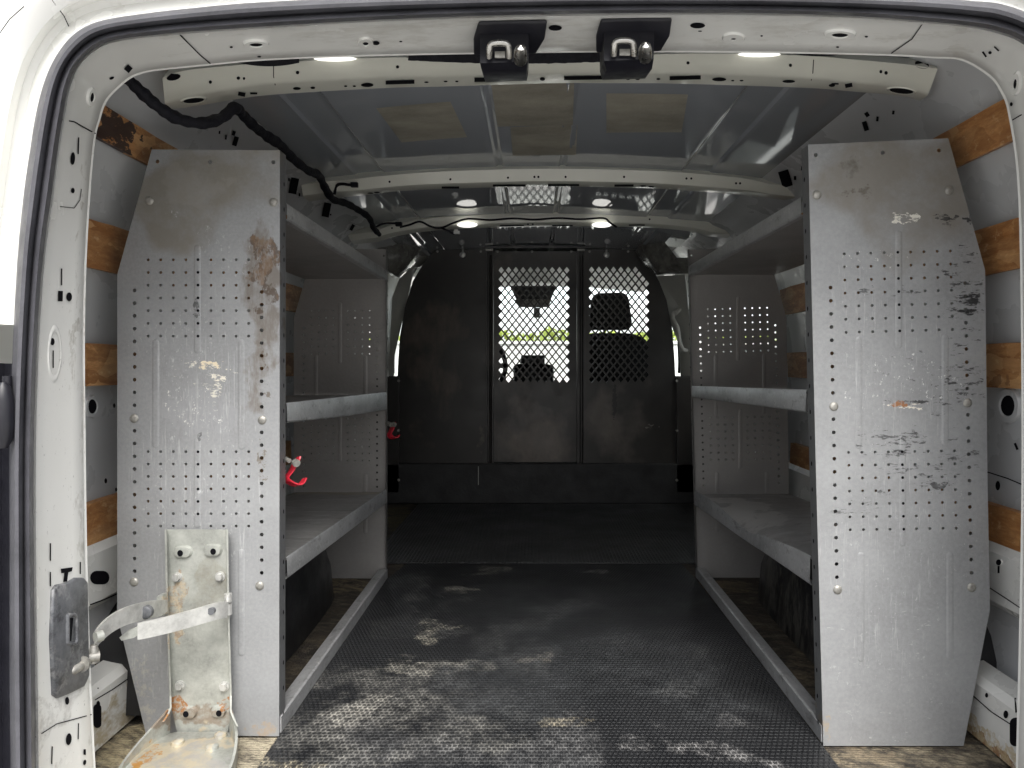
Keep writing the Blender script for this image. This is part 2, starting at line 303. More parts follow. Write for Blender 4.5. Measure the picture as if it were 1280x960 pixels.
def floor_mat_():
    m, nt, b, out = new_mat('muddy_load_floor')
    pos = N(nt, 'ShaderNodeNewGeometry').outputs['Position']
    ck = N(nt, 'ShaderNodeTexBrick'); nt.links.new(pos, ck.inputs['Vector'])
    ck.inputs['Scale'].default_value = 1; ck.inputs['Brick Width'].default_value = .022; ck.inputs['Row Height'].default_value = .008
    ck.inputs['Mortar Size'].default_value = .0022; ck.inputs['Mortar Smooth'].default_value = .6
    n1 = noise(nt, pos, 9, 8, .7); n2 = noise(nt, pos, 36, 7, .75, (.5, 1, 1)); n3 = noise(nt, pos, 150, 4, .7)
    mp = N(nt, 'ShaderNodeMapping'); mp.inputs['Rotation'].default_value = (0, 0, .5); nt.links.new(pos, mp.inputs[0])
    n4 = noise(nt, mp.outputs[0], 60, 5, .7, (.22, 1, 1))
    c = mix(nt, maprange(nt, n1, .36, .62), (.028, .025, .022), (.10, .078, .052))
    c = mix(nt, maprange(nt, n2, .48, .66, 0, .7), c, (.26, .22, .155))
    for cc, r, ns, t, s, a, col in (((-.66, 1.33, 0), (.3, .30, .1), 14, .34, .14, .9, (.50, .44, .32)),
                                 ((-.74, 1.42, 0), (.10, .25, .1), 16, .34, .14, .9, (.50, .42, .26)),
                                 ((.72, 1.33, 0), (.35, .16, .1), 18, .42, .16, .8, (.42, .36, .25)),
                                 ((-.60, 3.4, 0), (.2, .7, .1), 9, .30, .2, .9, (.15, .125, .06)),
                                 ((-.56, 2.40, 0), (.2, .12, .1), 18, .40, .12, .9, (.34, .27, .17)),
                                 ((.62, 1.6, 0), (.2, .4, .1), 18, .44, .12, .7, (.28, .22, .14)),
                                 ((.60, 2.38, 0), (.2, .12, .1), 18, .40, .12, .9, (.20, .15, .09))):
        c = mix(nt, blotfac(nt, pos, dict(c=cc, r=r, ns=ns, t=t, s=s, a=a)), c, col)
    c = mix(nt, maprange(nt, n4, .46, .62, 0, .75), c, (.035, .03, .027))
    c = mix(nt, maprange(nt, n3, .45, .65, 0, .4), c, (.03, .026, .023))
    nt.links.new(c, b.inputs['Base Color']); b.inputs['Roughness'].default_value = .75
    h = smath(nt, 'ADD', smath(nt, 'SUBTRACT', 1.0, ck.outputs['Fac']), smath(nt, 'MULTIPLY', n2, .8))
    bn = N(nt, 'ShaderNodeBump'); bn.inputs['Strength'].default_value = .9; bn.inputs['Distance'].default_value = .004
    nt.links.new(h, bn.inputs['Height']); nt.links.new(bn.outputs[0], b.inputs['Normal'])
    return m
M['floor'] = floor_mat_()
def glass_mat():
    m, nt, b, out = new_mat('window_glass'); nt.nodes.remove(b)
    t = N(nt, 'ShaderNodeBsdfTransparent'); t.inputs[0].default_value = (.9, .95, .94, 1)
    g = N(nt, 'ShaderNodeBsdfGlossy'); g.inputs['Roughness'].default_value = .02
    mx = N(nt, 'ShaderNodeMixShader'); mx.inputs[0].default_value = .06
    nt.links.new(t.outputs[0], mx.inputs[1]); nt.links.new(g.outputs[0], mx.inputs[2]); nt.links.new(mx.outputs[0], out.inputs[0])
    return m
M['glass'] = glass_mat()
def lamp_mat():
    m, nt, b, out = new_mat('lit_lamp_lens')
    b.inputs['Base Color'].default_value = (.9, .9, .88, 1)
    b.inputs['Emission Color'].default_value = (1, .98, .92, 1); b.inputs['Emission Strength'].default_value = .62
    return m
M['lamp'] = lamp_mat()
M['leaf'] = mat('yellow_green_hedge_leaf', (.26, .32, .05), .6, 0, .5, 1.5)

# ------------------------------------------------------------------ object helpers
OFF = {}
def thing(name, label, cat, loc, group=None):
    o = bpy.data.objects.new(name, None); COL.objects.link(o)
    o.empty_display_size = .1; o.location = loc; OFF[o.name] = Vector(loc)
    o['label'] = label; o['category'] = cat
    if group: o['group'] = group
    return o
def obj(name, bm, mats, parent=None, smooth=30, label=None, cat=None, group=None, kind=None):
    if not isinstance(mats, (list, tuple)): mats = [mats]
    bmesh.ops.recalc_face_normals(bm, faces=bm.faces)
    off = OFF[parent.name] if parent else Vector()
    if off.length: bmesh.ops.translate(bm, verts=bm.verts, vec=-off)
    me = bpy.data.meshes.new(name); bm.to_mesh(me); bm.free()
    for mm in mats: me.materials.append(M[mm])
    if smooth:
        for p in me.polygons: p.use_smooth = True
        me.set_sharp_from_angle(angle=math.radians(smooth))
    o = bpy.data.objects.new(name, me); COL.objects.link(o)
    if parent: o.parent = parent
    OFF[o.name] = off
    if label: o['label'] = label
    if cat: o['category'] = cat
    if group: o['group'] = group
    if kind: o['kind'] = kind
    return o
def dup(src, delta, parent):
    """copy of a part (and its sub-parts), shifted by delta"""
    c = src.copy(); COL.objects.link(c); c.parent = parent; c.location = src.location + Vector(delta); OFF[c.name] = OFF[src.name]
    for ch in src.children:
        k = ch.copy(); COL.objects.link(k); k.parent = c; OFF[k.name] = OFF[src.name]
    return c
def BM(): return bmesh.new()
def joinbm(a, b, midx=None):
    me = bpy.data.meshes.new('tmp'); b.to_mesh(me); n0 = len(a.faces); a.from_mesh(me)
    if midx is not None:
        a.faces.ensure_lookup_table()
        for f in a.faces[n0:]: f.material_index = midx
    bpy.data.meshes.remove(me); b.free(); return a
def loft(bm, rows, closed=False, mi=0):
    vs = [[bm.verts.new(p) for p in r] for r in rows]
    n = len(rows[0])
    for i in range(len(vs)-1):
        for j in range(n if closed else n-1):
            f = bm.faces.new((vs[i][j], vs[i][(j+1) % n], vs[i+1][(j+1) % n], vs[i+1][j])); f.material_index = mi
    return vs
def box(bm, a, b, mi=0, bev=0):
    x0, y0, z0 = a; x1, y1, z1 = b
    v = [bm.verts.new(p) for p in ((x0,y0,z0),(x1,y0,z0),(x1,y1,z0),(x0,y1,z0),(x0,y0,z1),(x1,y0,z1),(x1,y1,z1),(x0,y1,z1))]
    fs = [bm.faces.new([v[i] for i in q]) for q in ((0,3,2,1),(4,5,6,7),(0,1,5,4),(1,2,6,5),(2,3,7,6),(3,0,4,7))]
    for f in fs: f.material_index = mi
    if bev:
        es = set(e for f in fs for e in f.edges)
        bmesh.ops.bevel(bm, geom=list(es), offset=bev, segments=2, affect='EDGES', profile=.5)
def prism(bm, pts, vec, mi=0, bev=0):
    """polygon pts extruded by vec"""
    vec = Vector(vec)
    a = [bm.verts.new(p) for p in pts]; b = [bm.verts.new(Vector(p)+vec) for p in pts]
    fs = [bm.faces.new(a), bm.faces.new(b[::-1])]
    n = len(a)
    for i in range(n): fs.append(bm.faces.new((a[i], a[(i+1) % n], b[(i+1) % n], b[i])))
    for f in fs: f.material_index = mi
    if bev:
        es = set(e for f in fs for e in f.edges)
        bmesh.ops.bevel(bm, geom=list(es), offset=bev, segments=2, affect='EDGES', profile=.5)
def tube(bm, pts, rad, n=10, mi=0, cap=True):
    pts = [Vector(p) for p in pts]
    rads = rad if isinstance(rad, (list, tuple)) else [rad]*len(pts)
    rows = []; up = Vector((.13, .21, .97))
    for i, p in enumerate(pts):
        t = (pts[min(i+1, len(pts)-1)]-pts[max(i-1, 0)]).normalized()
        a = t.cross(up)
        if a.length < .1: a = t.cross(Vector((1, 0, 0)))
        a.normalize(); b = t.cross(a).normalized()
        rows.append([p+(a*math.cos(2*math.pi*k/n)+b*math.sin(2*math.pi*k/n))*rads[i] for k in range(n)])
    vs = loft(bm, rows, True, mi)
    if cap:
        for r in (vs[0], vs[-1]):
            f = bm.faces.new(r); f.material_index = mi
def smoothpath(pts, k=4):
    """Catmull-Rom resampling of tuples"""
    out = []
    n = len(pts)
    for i in range(n-1):
        p0, p1, p2, p3 = pts[max(i-1,0)], pts[i], pts[i+1], pts[min(i+2,n-1)]
        for j in range(k):
            t = j/k
            out.append(tuple(.5*((2*b)+(-a+c)*t+(2*a-5*b+4*c-d)*t*t+(-a+3*b-3*c+d)*t**3) for a,b,c,d in zip(p0,p1,p2,p3)))
    out.append(tuple(pts[-1])); return out
def inside(p, poly):
    x, y = p; r = False; n = len(poly); j = n-1
    for i in range(n):
        xi, yi = poly[i][0], poly[i][1]; xj, yj = poly[j][0], poly[j][1]
        if (yi > y) != (yj > y) and x < (xj-xi)*(y-yi)/(yj-yi)+xi: r = not r
        j = i
    return r
def sheet(outline, holes, th, mx):
    """flat sheet with real holes (constrained triangulation), given a thickness and mapped by mx"""
    pts, edges, loops = [], [], []
    for poly in [outline]+list(holes):
        i0 = len(pts); n = len(poly); pts += [Vector((p[0], p[1])) for p in poly]
        edges += [(i0+k, i0+(k+1) % n) for k in range(n)]; loops.append(range(i0, i0+n))
    v, e, f, ov, oe, of = delaunay_2d_cdt(pts, edges, [], 0, 1e-7)
    hb = [(min(p[0] for p in h), max(p[0] for p in h), min(p[1] for p in h), max(p[1] for p in h), h) for h in holes]
    idx = {}
    for new, olds in enumerate(ov):
        for o in olds: idx[o] = new
    b = BM()
    top = [b.verts.new((p.x, p.y, th/2)) for p in v]; bot = [b.verts.new((p.x, p.y, -th/2)) for p in v]
    for t in f:
        c = sum((v[i] for i in t), Vector((0, 0)))/len(t)
        if not inside(c, outline): continue
        if any(x0 < c.x < x1 and y0 < c.y < y1 and inside(c, h) for x0, x1, y0, y1, h in hb): continue
        b.faces.new([top[i] for i in t]); b.faces.new([bot[i] for i in reversed(t)])
    for lp in loops:
        lp = [idx[i] for i in lp]
        for i, j in zip(lp, lp[1:]+lp[:1]):
            if i != j: b.faces.new((top[i], bot[i], bot[j], top[j]))
    bmesh.ops.delete(b, geom=[q for q in b.verts if not q.link_faces], context='VERTS')
    bmesh.ops.transform(b, matrix=mx, verts=b.verts)
    return b
def plane_y(D): return Matrix(((1,0,0,0),(0,0,-1,D),(0,1,0,0),(0,0,0,1)))      # (u,v) = (x,z) on the plane y = D
def plane_x(x): return Matrix(((0,0,1,x),(1,0,0,0),(0,1,0,0),(0,0,0,1)))       # (u,v) = (y,z) on the plane x
def q2(px, py, D): p = P(px, py, D); return (p.x, p.z)
def ngon(cx, cy, rx, ry, n=10, rot=0.0):
    return [(cx+rx*math.cos(2*math.pi*k/n)*math.cos(rot)-ry*math.sin(2*math.pi*k/n)*math.sin(rot),
             cy+rx*math.cos(2*math.pi*k/n)*math.sin(rot)+ry*math.sin(2*math.pi*k/n)*math.cos(rot)) for k in range(n)]
def rect(cx, cy, w, h, rot=0.0):
    return [(cx+u*math.cos(rot)-v*math.sin(rot), cy+u*math.sin(rot)+v*math.cos(rot)) for u, v in ((-w/2,-h/2),(w/2,-h/2),(w/2,h/2),(-w/2,h/2))]
def rrect(cx, cy, w, h, r, n=4):
    out = []
    for sx, sy, a0 in ((1,1,0),(-1,1,90),(-1,-1,180),(1,-1,270)):
        for k in range(n+1):
            a = math.radians(a0+90*k/n); out.append((cx+sx*(w/2-r)+r*math.cos(a), cy+sy*(h/2-r)+r*math.sin(a)))
    return out
EYE = Vector((0, 0, CZ))
class Marks:
    """pressings and openings set onto a mesh surface"""
    def __init__(s, bm): s.bm = bm; s.t = BVHTree.FromBMesh(bm); s.todo = []
    def hit(s, px, py, off):
        d = P(px, py, 1.0)-EYE; d.normalize()
        h, n, i, _ = s.t.ray_cast(EYE, d)
        if h is None: return None
        if n.dot(d) > 0: n = -n
        return h+n*off
    def poly(s, pts, off=.0012, mi=1):
        q = [s.hit(x, y, off) for x, y in pts]
        if any(p is None for p in q): return
        s.todo.append((q, mi))
    def ring(s, cx, cy, rx, ry, k=1.7, h=.004, rot=0.0, hole=True):
        n = 18
        rows = [[s.hit(x, y, o) for x, y in ngon(cx, cy, rx*f, ry*f, n, rot)] for f, o in ((k*1.12, -.0005), (k, h), (1.12, h), (1.0, h*.5))]
        if any(p is None for r in rows for p in r): return
        s.todo.append((rows, 'ring'))
        if hole: s.poly(ngon(cx, cy, rx, ry, n, rot), h*.52)
    def line(s, pts, w=1.0, off=.001, mi=1):
        for (x0,y0),(x1,y1) in zip(pts, pts[1:]):
            L = math.hypot(x1-x0, y1-y0); k = max(1, int(L/8)); nx, ny = -(y1-y0)/L*w/2, (x1-x0)/L*w/2
            for i in range(k):
                a, b = i/k, (i+1)/k
                ax, ay, bx, by = x0+(x1-x0)*a, y0+(y1-y0)*a, x0+(x1-x0)*b, y0+(y1-y0)*b
                s.poly([(ax+nx,ay+ny),(bx+nx,by+ny),(bx-nx,by-ny),(ax-nx,ay-ny)], off, mi)
    def done(s):
        for q, mi in s.todo:
            if mi == 'ring': loft(s.bm, q, True, 0)
            else:
                f = s.bm.faces.new([s.bm.verts.new(p) for p in q]); f.material_index = mi

# ------------------------------------------------------------------ setting
g = BM(); box(g, (-60, -60, -.80), (60, 120, -.62)); obj('ground', g, 'ground', kind='structure', smooth=0)

# ------------------------------------------------------------------ the van
VAN = thing('cargo_van', 'white cargo van seen through its open rear doorway, grey roof and black seal', 'van', (.02, 2.6, -.62))
ST = [  # inner edge of the door frame, inner and outer edge of the rubber seal
 ((121,1010),(45,1010),(14,1010)),((113,860),(44,860),(12,860)),((108,700),(42,700),(12,700)),((106,560),(42,560),(12,560)),
 ((105,430),(46,430),(16,430)),((107,330),(54,320),(22,320)),((112,240),(65,240),(30,240)),((118,175),(72,188),(38,184)),
 ((124,150),(78,150),(45,142)),((132,127),(86,107),(55,103)),((147,110),(99,78),(70,70)),((165,96),(124,57),(92,43)),((187,89),(150,49),(122,27)),((222,85),(190,44),(172,18)),((263,81),(245,39),(240,10)),
 ((330,75),(320,34),(320,3)),((450,70),(450,26),(450,-3)),((600,67),(600,20),(600,-7)),((740,65),(740,17),(740,-9)),((860,65),(860,16),(860,-9)),
 ((980,66),(970,17),(980,-8)),((1110,69),(1085,21),(1100,-5)),((1165,72),(1160,27),(1175,-2)),((1203,75),(1210,32),(1215,1)),((1236,94),(1247,39),(1252,5)),
 ((1251,113),(1281,53),(1292,21)),((1262,145),(1306,85),(1324,56)),((1274,245),(1330,250),(1360,240)),
 ((1278,480),(1332,450),(1364,450)),
 ((1277,700),(1332,700),(1364,700)),((1270,1010),(1335,1010),(1366,1010))]
flat = smoothpath([tuple(a)+tuple(b)+tuple(c) for a, b, c in ST], 5)
A = [(r[0], r[1]) for r in flat]; B = [(r[2], r[3]) for r in flat]; C = [(r[4], r[5]) for r in flat]
def mixp(p, q, t): return (p[0]+(q[0]-p[0])*t, p[1]+(q[1]-p[1])*t)
def outw(i, d):
    (x0, y0), (x1, y1) = C[max(i-1, 0)], C[min(i+1, len(C)-1)]
    L = math.hypot(x1-x0, y1-y0); nx, ny = (y1-y0)/L, -(x1-x0)/L
    return (C[i][0]+nx*d, C[i][1]+ny*d)
DA, DB, DC = 1.20, 1.07, 1.03
bm = BM()
rows = []
backA = []
for a in A:
    p = P(a[0], a[1], DA); d = Vector((p.x-.02, 0, (p.z-.75)*1.25)); d.normalize(); backA.append((p, d))
rows.append([p+d*.20+Vector((0, .05, 0)) for p, d in backA])
rows.append([p+d*.025+Vector((0, .012, 0)) for p, d in backA])
rows.append([p+d*.001+Vector((0, .004, 0)) for p, d in backA])
rows.append([p+d*.003 for p, d in backA])
rows.append([P(*mixp(a, b, .03), DA-.006) for a, b in zip(A, B)])
for t in (.25, .5, .75, .9): rows.append([P(*mixp(a, b, t), DA+(DB-DA)*t) for a, b in zip(A, B)])
rows.append([P(*mixp(a, b, .95), DB+.004) for a, b in zip(A, B)])
rows.append([P(*mixp(b, c, .3), DB+.012) for b, c in zip(B, C)])
loft(bm, rows)
bmesh.ops.recalc_face_normals(bm, faces=bm.faces)
mk = Marks(bm)
for cx, cy, rx, ry, rot in ((320,54,8,2.6,0),(1050,42,10,3,0)): mk.ring(cx, cy, rx, ry, 1.9, .0035, rot)
mk.ring(457,53,3.5,2.4,2.6,.003); mk.poly(ngon(470,53,4.5,2.6,12))
mk.ring(917,47,3.2,1.5,4.2,.003)
for cx, cy, rx, ry in ((694,34,8.5,3.5),(872,31,9.5,3.6),(289,58,2,1.2),(324,70,2.5,1),(501,51,2,1),(952,44,1.6,1),(1083,45,2.2,1),(1047,58,2,1),(875,38,2.5,.8)): mk.poly(ngon(cx, cy, rx, ry, 14))
mk.poly(rect(160,85,8,8,.7)); mk.poly(ngon(139,97,3.2,1.7,12,-.4))
mk.ring(113.5,121,2.6,6,1.9,.003,.12)
for p in (rect(97,182,1.6,21,.03), ngon(90,198,2.8,8,14,.05), ngon(90,238,2.4,3.4,12)): mk.poly(p)
for p in (rect(76,346,1.6,21,.0), rect(74.5,370,6,13,.03), ngon(85.5,371,3.6,5.6,14)): mk.poly(p)
mk.ring(68,442,6.5,27,1.25,.0015,.02,hole=False)
mk.poly(ngon(64.5,427,2.8,4.6,14)); mk.poly(rect(65.5,449,1.6,22))
for p in (rect(62,690,1.6,22), rect(99.5,710,1.6,15), rect(62,724,1.6,18)): mk.poly(p)
mk.poly([(75,711),(90,709),(89,714),(84.5,715.5),(83,727),(78,727.5),(79.5,716),(75.5,716.5)])
for p in (ngon(85,924,3.6,7.5,14,.1), rect(97,914,1.4,20,.02), rect(64,944,1.6,22,.03), rect(105,940,3,7), ngon(105,953,2,3.6,10,.2)): mk.poly(p)
mk.poly(ngon(83,876,2.6,5,12)); mk.poly(rect(1231,67,2.4,8,-.6)); mk.poly(rect(1246,60,2,8,-.8))
mk.ring(1271,104,2.6,6.5,2.2,.004,.1); mk.poly(ngon(1265,130,1.8,2.6,10)); mk.poly(ngon(1238,65,2.2,2,12))
mk.line([(225,43),(236,54),(250,68),(263,79)], 1.3); mk.line([(1154,28),(1140,48),(1114,66)], 1.3)
mk.line([(79,150),(92,152),(104,159),(119,167)], 1.6); mk.line([(1266,150),(1278,143)], 1.4)
mk.line([(45,921),(70,905),(114,893)], 1.2)
mk.line([(74,258),(92,260),(99,250),(101,236)], 1.0)
mk.done()
FRAME = obj('door_frame', bm, ['white', 'dark'], VAN, 40)
bm = BM()
rows = []
for t, d in ((0, DB+.006), (.05, DB-.02), (.17, DC+.004), (.30, DC+.006), (.40, DC+.016), (.50, DC+.004), (.62, DC-.006), (.78, DC-.008), (.92, DC+.002), (1.0, DC+.03)):
    rows.append([P(*mixp(b, c, t), d) for b, c in zip(B, C)])
loft(bm, rows); obj('door_seal', bm, 'seal', VAN, 60)
# white outer jamb with its rain gutter, and the black trim lower down the left side
n4 = 21
bm = BM(); rows = []
for d, dep in ((-2, DC+.025), (3, DC+.04), (14, DC+.05), (24, DC+.045), (34, DC+.02), (60, DC+.0), (95, DC-.012), (150, DC+.01), (230, DC+.10)):
    rows.append([P(*outw(i, d), dep) for i in range(n4, len(C))])
loft(bm, rows); mk = Marks(bm)
mk.line([(65,0),(80,20),(86,33)], 1.2); mk.line([(-5,48),(12,24),(30,8)], 1.3); mk.line([(0,420),(13,420)], 1.0)
mk.done(); obj('outer_jamb', bm, ['white', 'dark'], VAN, 50)
bm = BM(); rows = []
for d, dep in ((-2, DC+.025), (4, DC+.05), (9, DC+.06), (40, DC+.03), (120, DC+.08)):
    rows.append([P(*outw(i, d), dep) for i in range(0, n4-1)])
loft(bm, rows); obj('tail_lamp_surround', bm, 'black', VAN, 50)
bm = BM()
tube(bm, [P(4, y, 1.02) for y in (478, 484, 500, 530, 548, 560)], [.004, .009, .013, .014, .012, .006], 14)
tube(bm, [P(9, 470, 1.03), P(9, 492, 1.03)], [.006, .006], 12)
obj('door_hinge', bm, 'black', VAN, 50)

# two latches under the header
def latch(x0, x1, bx0, bx1, y0):
    bm = BM(); D = 1.13
    pl = [P(x0+6,y0,1.085), P(x1,y0-2,1.085), P(x1-3,y0+20,1.115), P(x1-14,y0+38,1.15), P(x0,y0+40,1.15), P(x0,y0+20,1.115)]
    prism(bm, pl, (0, 0, -.006), bev=.003)
    z0 = P(0, y0+36, 1.12).z; 
    w = [P(bx0,y0+14,1.105), P(bx1,y0+14,1.105), P(bx1-1,y0+52,1.10), P(bx1-3,y0+64,1.125), P(bx0+3,y0+66,1.125), P(bx0,y0+54,1.10)]
    w2 = [p+Vector((0, .07, .012)) for p in w]
    a = [bm.verts.new(p) for p in w]; b = [bm.verts.new(p) for p in w2]; n = len(a)
    bm.faces.new((a[0],a[1],a[2],a[5])); bm.faces.new((a[5],a[2],a[3],a[4])); bm.faces.new(b[::-1])
    for i in range(n): bm.faces.new((a[i], a[(i+1)%n], b[(i+1)%n], b[i]))
    o = obj('door_latch', bm, 'black', VAN, 30)
    c = (bx0+bx1)/2
    s = BM()
    pts = [(c-19,y0+47,1.094),(c-19,y0+38,1.085),(c-17,y0+31,1.08),(c-11,y0+29,1.078),(c-2,y0+29,1.078),(c+4,y0+31,1.08),(c+6,y0+38,1.085),(c+6,y0+47,1.094)]
    tube(s, [P(*p) for p in smoothpath(pts, 3)], .0046, 10)
    obj('striker_loop', s, 'chrome', o, 50)
    s = BM(); tube(s, [P(c+20,y0+50,1.098),P(c+20,y0+40,1.07),P(c+20.5,y0+34,1.062),P(c+20.5,y0+31,1.060)], [.010,.0095,.007,.002], 14)
    obj('guide_pin', s, 'chrome', o, 50)
    s = BM(); box(s, P(c-12,y0+47,1.0935), P(c+1,y0+40,1.096)); obj('backing_plate', s, 'steel', o, 0)
latch(592, 684, 600, 661, 25); latch(745, 840, 755, 818, 22)

# roof, with long pressed beads
CX = .022
def roofz(x):
    u = x-CX; z = 1.308-.075*u*u
    for b0, w in ((-.50,.045),(-.105,.012),(.085,.012),(.49,.045)):
        d = abs(x-b0)
        if d < w: z += .006*min(1.0, (w-d)/.007)
    return z
xs = sorted([-.66+i*(1.37/60) for i in range(61)]+[b0+q*(w-e) for b0, w in ((-.50,.045),(-.105,.012),(.085,.012),(.49,.045)) for q in (-1, 1) for e in (-.0005, .0005, .0065, .0075)])
bm = BM(); loft(bm, [[Vector((x, y, roofz(x))) for x in xs] for y in (1.2, 1.7, 2.2, 2.9, 3.4, 3.9, 4.4, 5.1)])
ROOF = obj('roof_panel', bm, 'roof', VAN, 40)
def pad(pts):
    bm = BM(); zs = []
    q = []
    for px, py in pts:
        D = .585*F/(VY-py); p = P(px, py, D); p.z = roofz(p.x)-.0008; q.append(p)
    rows = []
    for i in range(7):
        t = i/6; a = q[0].lerp(q[3], t); b = q[1].lerp(q[2], t)
        r = []
        for k in range(9):
            p = a.lerp(b, k/8); p.z = roofz(p.x)-.0006-.0022*(1 if 0 < i < 6 and 0 < k < 8 else 0); r.append(p)
        rows.append(r)
    loft(bm, rows); obj('damping_pad', bm, 'pad', ROOF, 40)
pad([(470,136),(563,132),(584,176),(502,179)]); pad([(613,107),(718,106),(716,163),(622,164)])
pad([(638,165),(722,162),(720,199),(641,200)]); pad([(758,123),(860,121),(852,167),(758,171)])

# roof ribs
def rib(top, bf, br, Dt, Db, Dr, holes, mat_='cream'):
    n = 8
    def rs(poly):
        poly = smoothpath(poly, 6); return poly
    T, BF, BR = rs(top), rs(bf), rs(br)
    bm = BM(); m_ = lambda p, q, t: (p[0]+(q[0]-p[0])*t, p[1]+(q[1]-p[1])*t)
    rows = [[P(x, y, Dt)+Vector((0, .03, .03)) for x, y in T], [P(x, y, Dt) for x, y in T]]
    for t in (.12, .5, .9): rows.append([P(*m_(a, b, t), Dt+(Db-Dt)*t) for a, b in zip(T, BF)])
    rows.append([P(*m_(a, b, .12), Db+(Dr-Db)*.15) for a, b in zip(BF, BR)])
    rows.append([P(*m_(a, b, .9), Db+(Dr-Db)*.9) for a, b in zip(BF, BR)])
    rows.append([P(*b, Dr) for b in BR]); rows.append([P(*b, Dr)+Vector((0, .006, .012)) for b in BR]); rows.append([P(*b, Dr)+Vector((0, .012, .06)) for b in BR])
    ex = .0 if Dt < 2 else .10
    if ex: rows = [[r[0]+Vector((-ex, 0, -.012))]+r+[r[-1]+Vector((ex, 0, -.012))] for r in rows]
    vs = loft(bm, rows); bm.faces.new([r[0] for r in vs]); bm.faces.new([r[-1] for r in vs]); bmesh.ops.recalc_face_normals(bm, faces=bm.faces)
    mk = Marks(bm); holes(mk); mk.done()
    return obj('roof_rib', bm, [mat_, 'dark'], VAN, 35)
def h1(mk):
    for x0, x1, y, h in ((482,518,102,6),(593,653,98.5,6.5),(705,763,96.5,6),(837,876,96.5,6)): 
        mk.line([(x0-3,y+4.6),(x1+3,y+4.2)], 1.0, .002, 0); mk.poly([(x0,y-h/2+1),(x1,y-h/2),(x1,y+h/2-1),(x0,y+h/2)])
    for cx, cy, rx, ry in ((459,105.5,8,2.6),(899,98.5,9,2.4),(371,110,5,1.8),(391,109,3,1.6),(678,98,3.4,2.2),(785,98,2.6,1.2),(797,98,2.8,1.2),(823,98,2.6,1.2),(986,101,8,2),(916,100,2,1),(927,100,2.5,1),(533,102,2.8,1),(557,101,2.5,1),(571,101,2,1),(432,107,2,1),(443,107,2,1),(1040,106,4,2),
                           (263,102,2,2.2),(298,97,2.2,2.2),(305,97.5,1.6,1.8),(372,90,2.2,2.2),(497,83,2,2),(860,78,2,2),(988,81,2,2.2),(1101,89,1.8,2.2),(1107.5,90.5,2.2,2.4)): mk.poly(ngon(cx, cy, rx, ry, 14))
    mk.ring(242,125,13,3.2,1.22,.002,-.1); mk.ring(1127,113,15,3.4,1.2,.002,.1)
    mk.poly(rect(302,117,9,5,.2)); mk.poly(rect(317,116,9,2.5)); mk.poly(rect(1061,106,9,5,-.2)); mk.poly(rect(1044,104,9,2))
    mk.poly(ngon(217,96,9,4,14,-.2)); mk.poly(ngon(1152,81,9,4,14,.2))
    mk.line([(342,82),(342,95),(344,106)], 1.0); mk.line([(1017,74),(1016,90),(1014,100)], 1.0)
    mk.line([(291,93),(310,92)], .8, .001, 0)
rib([(203,97),(232,88),(290,82),(345,78),(480,72),(540,73),(690,72),(760,71),(820,68),(900,67),(1012,70),(1062,74),(1128,80),(1172,86)],
    [(206,130),(240,121),(290,111),(345,104),(480,97),(560,95),(690,92),(760,92),(820,92),(900,93),(1012,98),(1062,103),(1128,110),(1160,119)],
    [(212,137),(248,132),(296,124),(345,118),(480,110),(560,108),(690,104),(760,104),(820,104),(900,106),(1012,110),(1062,114),(1126,120),(1150,126)],
    1.35, 1.40, 1.47, h1)
bm = BM(); loft(bm, [[P(x, 56, 1.33), P(x, 79.5-4.5*abs((x-650)/150)**2+1.2*mnoise.noise((x*.11, 2, 0)), 1.343)] for x in range(510, 792, 4)]); 
obj('foam_and_gap_shade', bm, 'harness', VAN, 0)
for x0, x1, y in ((985, 1062, 70.5), (296, 376, 83)):  # no foam here: black strips stand in for the shaded header gaps
    bm = BM(); loft(bm, [[P(x, y-18, 1.325), P(x, y-5*abs((x-(x0+x1)/2)/(x1-x0)*2)**2, 1.343)] for x in range(x0, x1, 6)])
    obj('foam_and_gap_shade', bm, 'harness', VAN, 0)
def h2(mk):
    for x0, x1, y in ((552,574,234),(616,657,231.5),(685,724,231),(768,792,231.5),(535,545,236)): mk.poly([(x0,y-1.4),(x1,y-1.5),(x1,y+1.3),(x0,y+1.4)])
    for cx, cy in ((487,227),(563,224),(635,222),(668,221),(673,221),(707,221),(780,221),(858,223),(864,223),(920,229),(925,229)): mk.poly(ngon(cx, cy, 1.4, 1.5, 10))
    for cx, cy in ((804,232),(814,233),(471,240),(463,241),(890,240)): mk.poly(ngon(cx, cy, 4, 1, 10))
rib([(418,226),(440,224),(500,218),(560,214),(680,211),(800,213),(870,217),(930,223),(962,230)],
    [(420,241),(440,240),(500,234),(560,231),(680,228),(800,230),(870,234),(930,239),(958,243)],
    [(426,247),(445,245),(500,239),(560,236),(680,233),(800,235),(870,239),(928,244),(954,247)], 2.24, 2.26, 2.33, h2)
def h3(mk):
    for x0, x1, y in ((625,655,281.6),(690,716,281.6),(786,806,281)): mk.poly([(x0,y-.8),(x1,y-.8),(x1,y+.8),(x0,y+.8)])
    for cx, cy in ((812,274),(490,285),(660,280),(666,280)): mk.poly(ngon(cx, cy, 1.2, 1.2, 8))
rib([(466,290),(500,279),(560,271),(680,266),(800,268),(860,272),(890,277)],
    [(470,298),(500,290),(560,283),(680,279),(800,280),(860,285),(888,291)],
    [(474,302),(502,294),(560,287),(680,283),(800,284),(860,289),(886,295)], 2.955, 2.97, 3.03, h3)
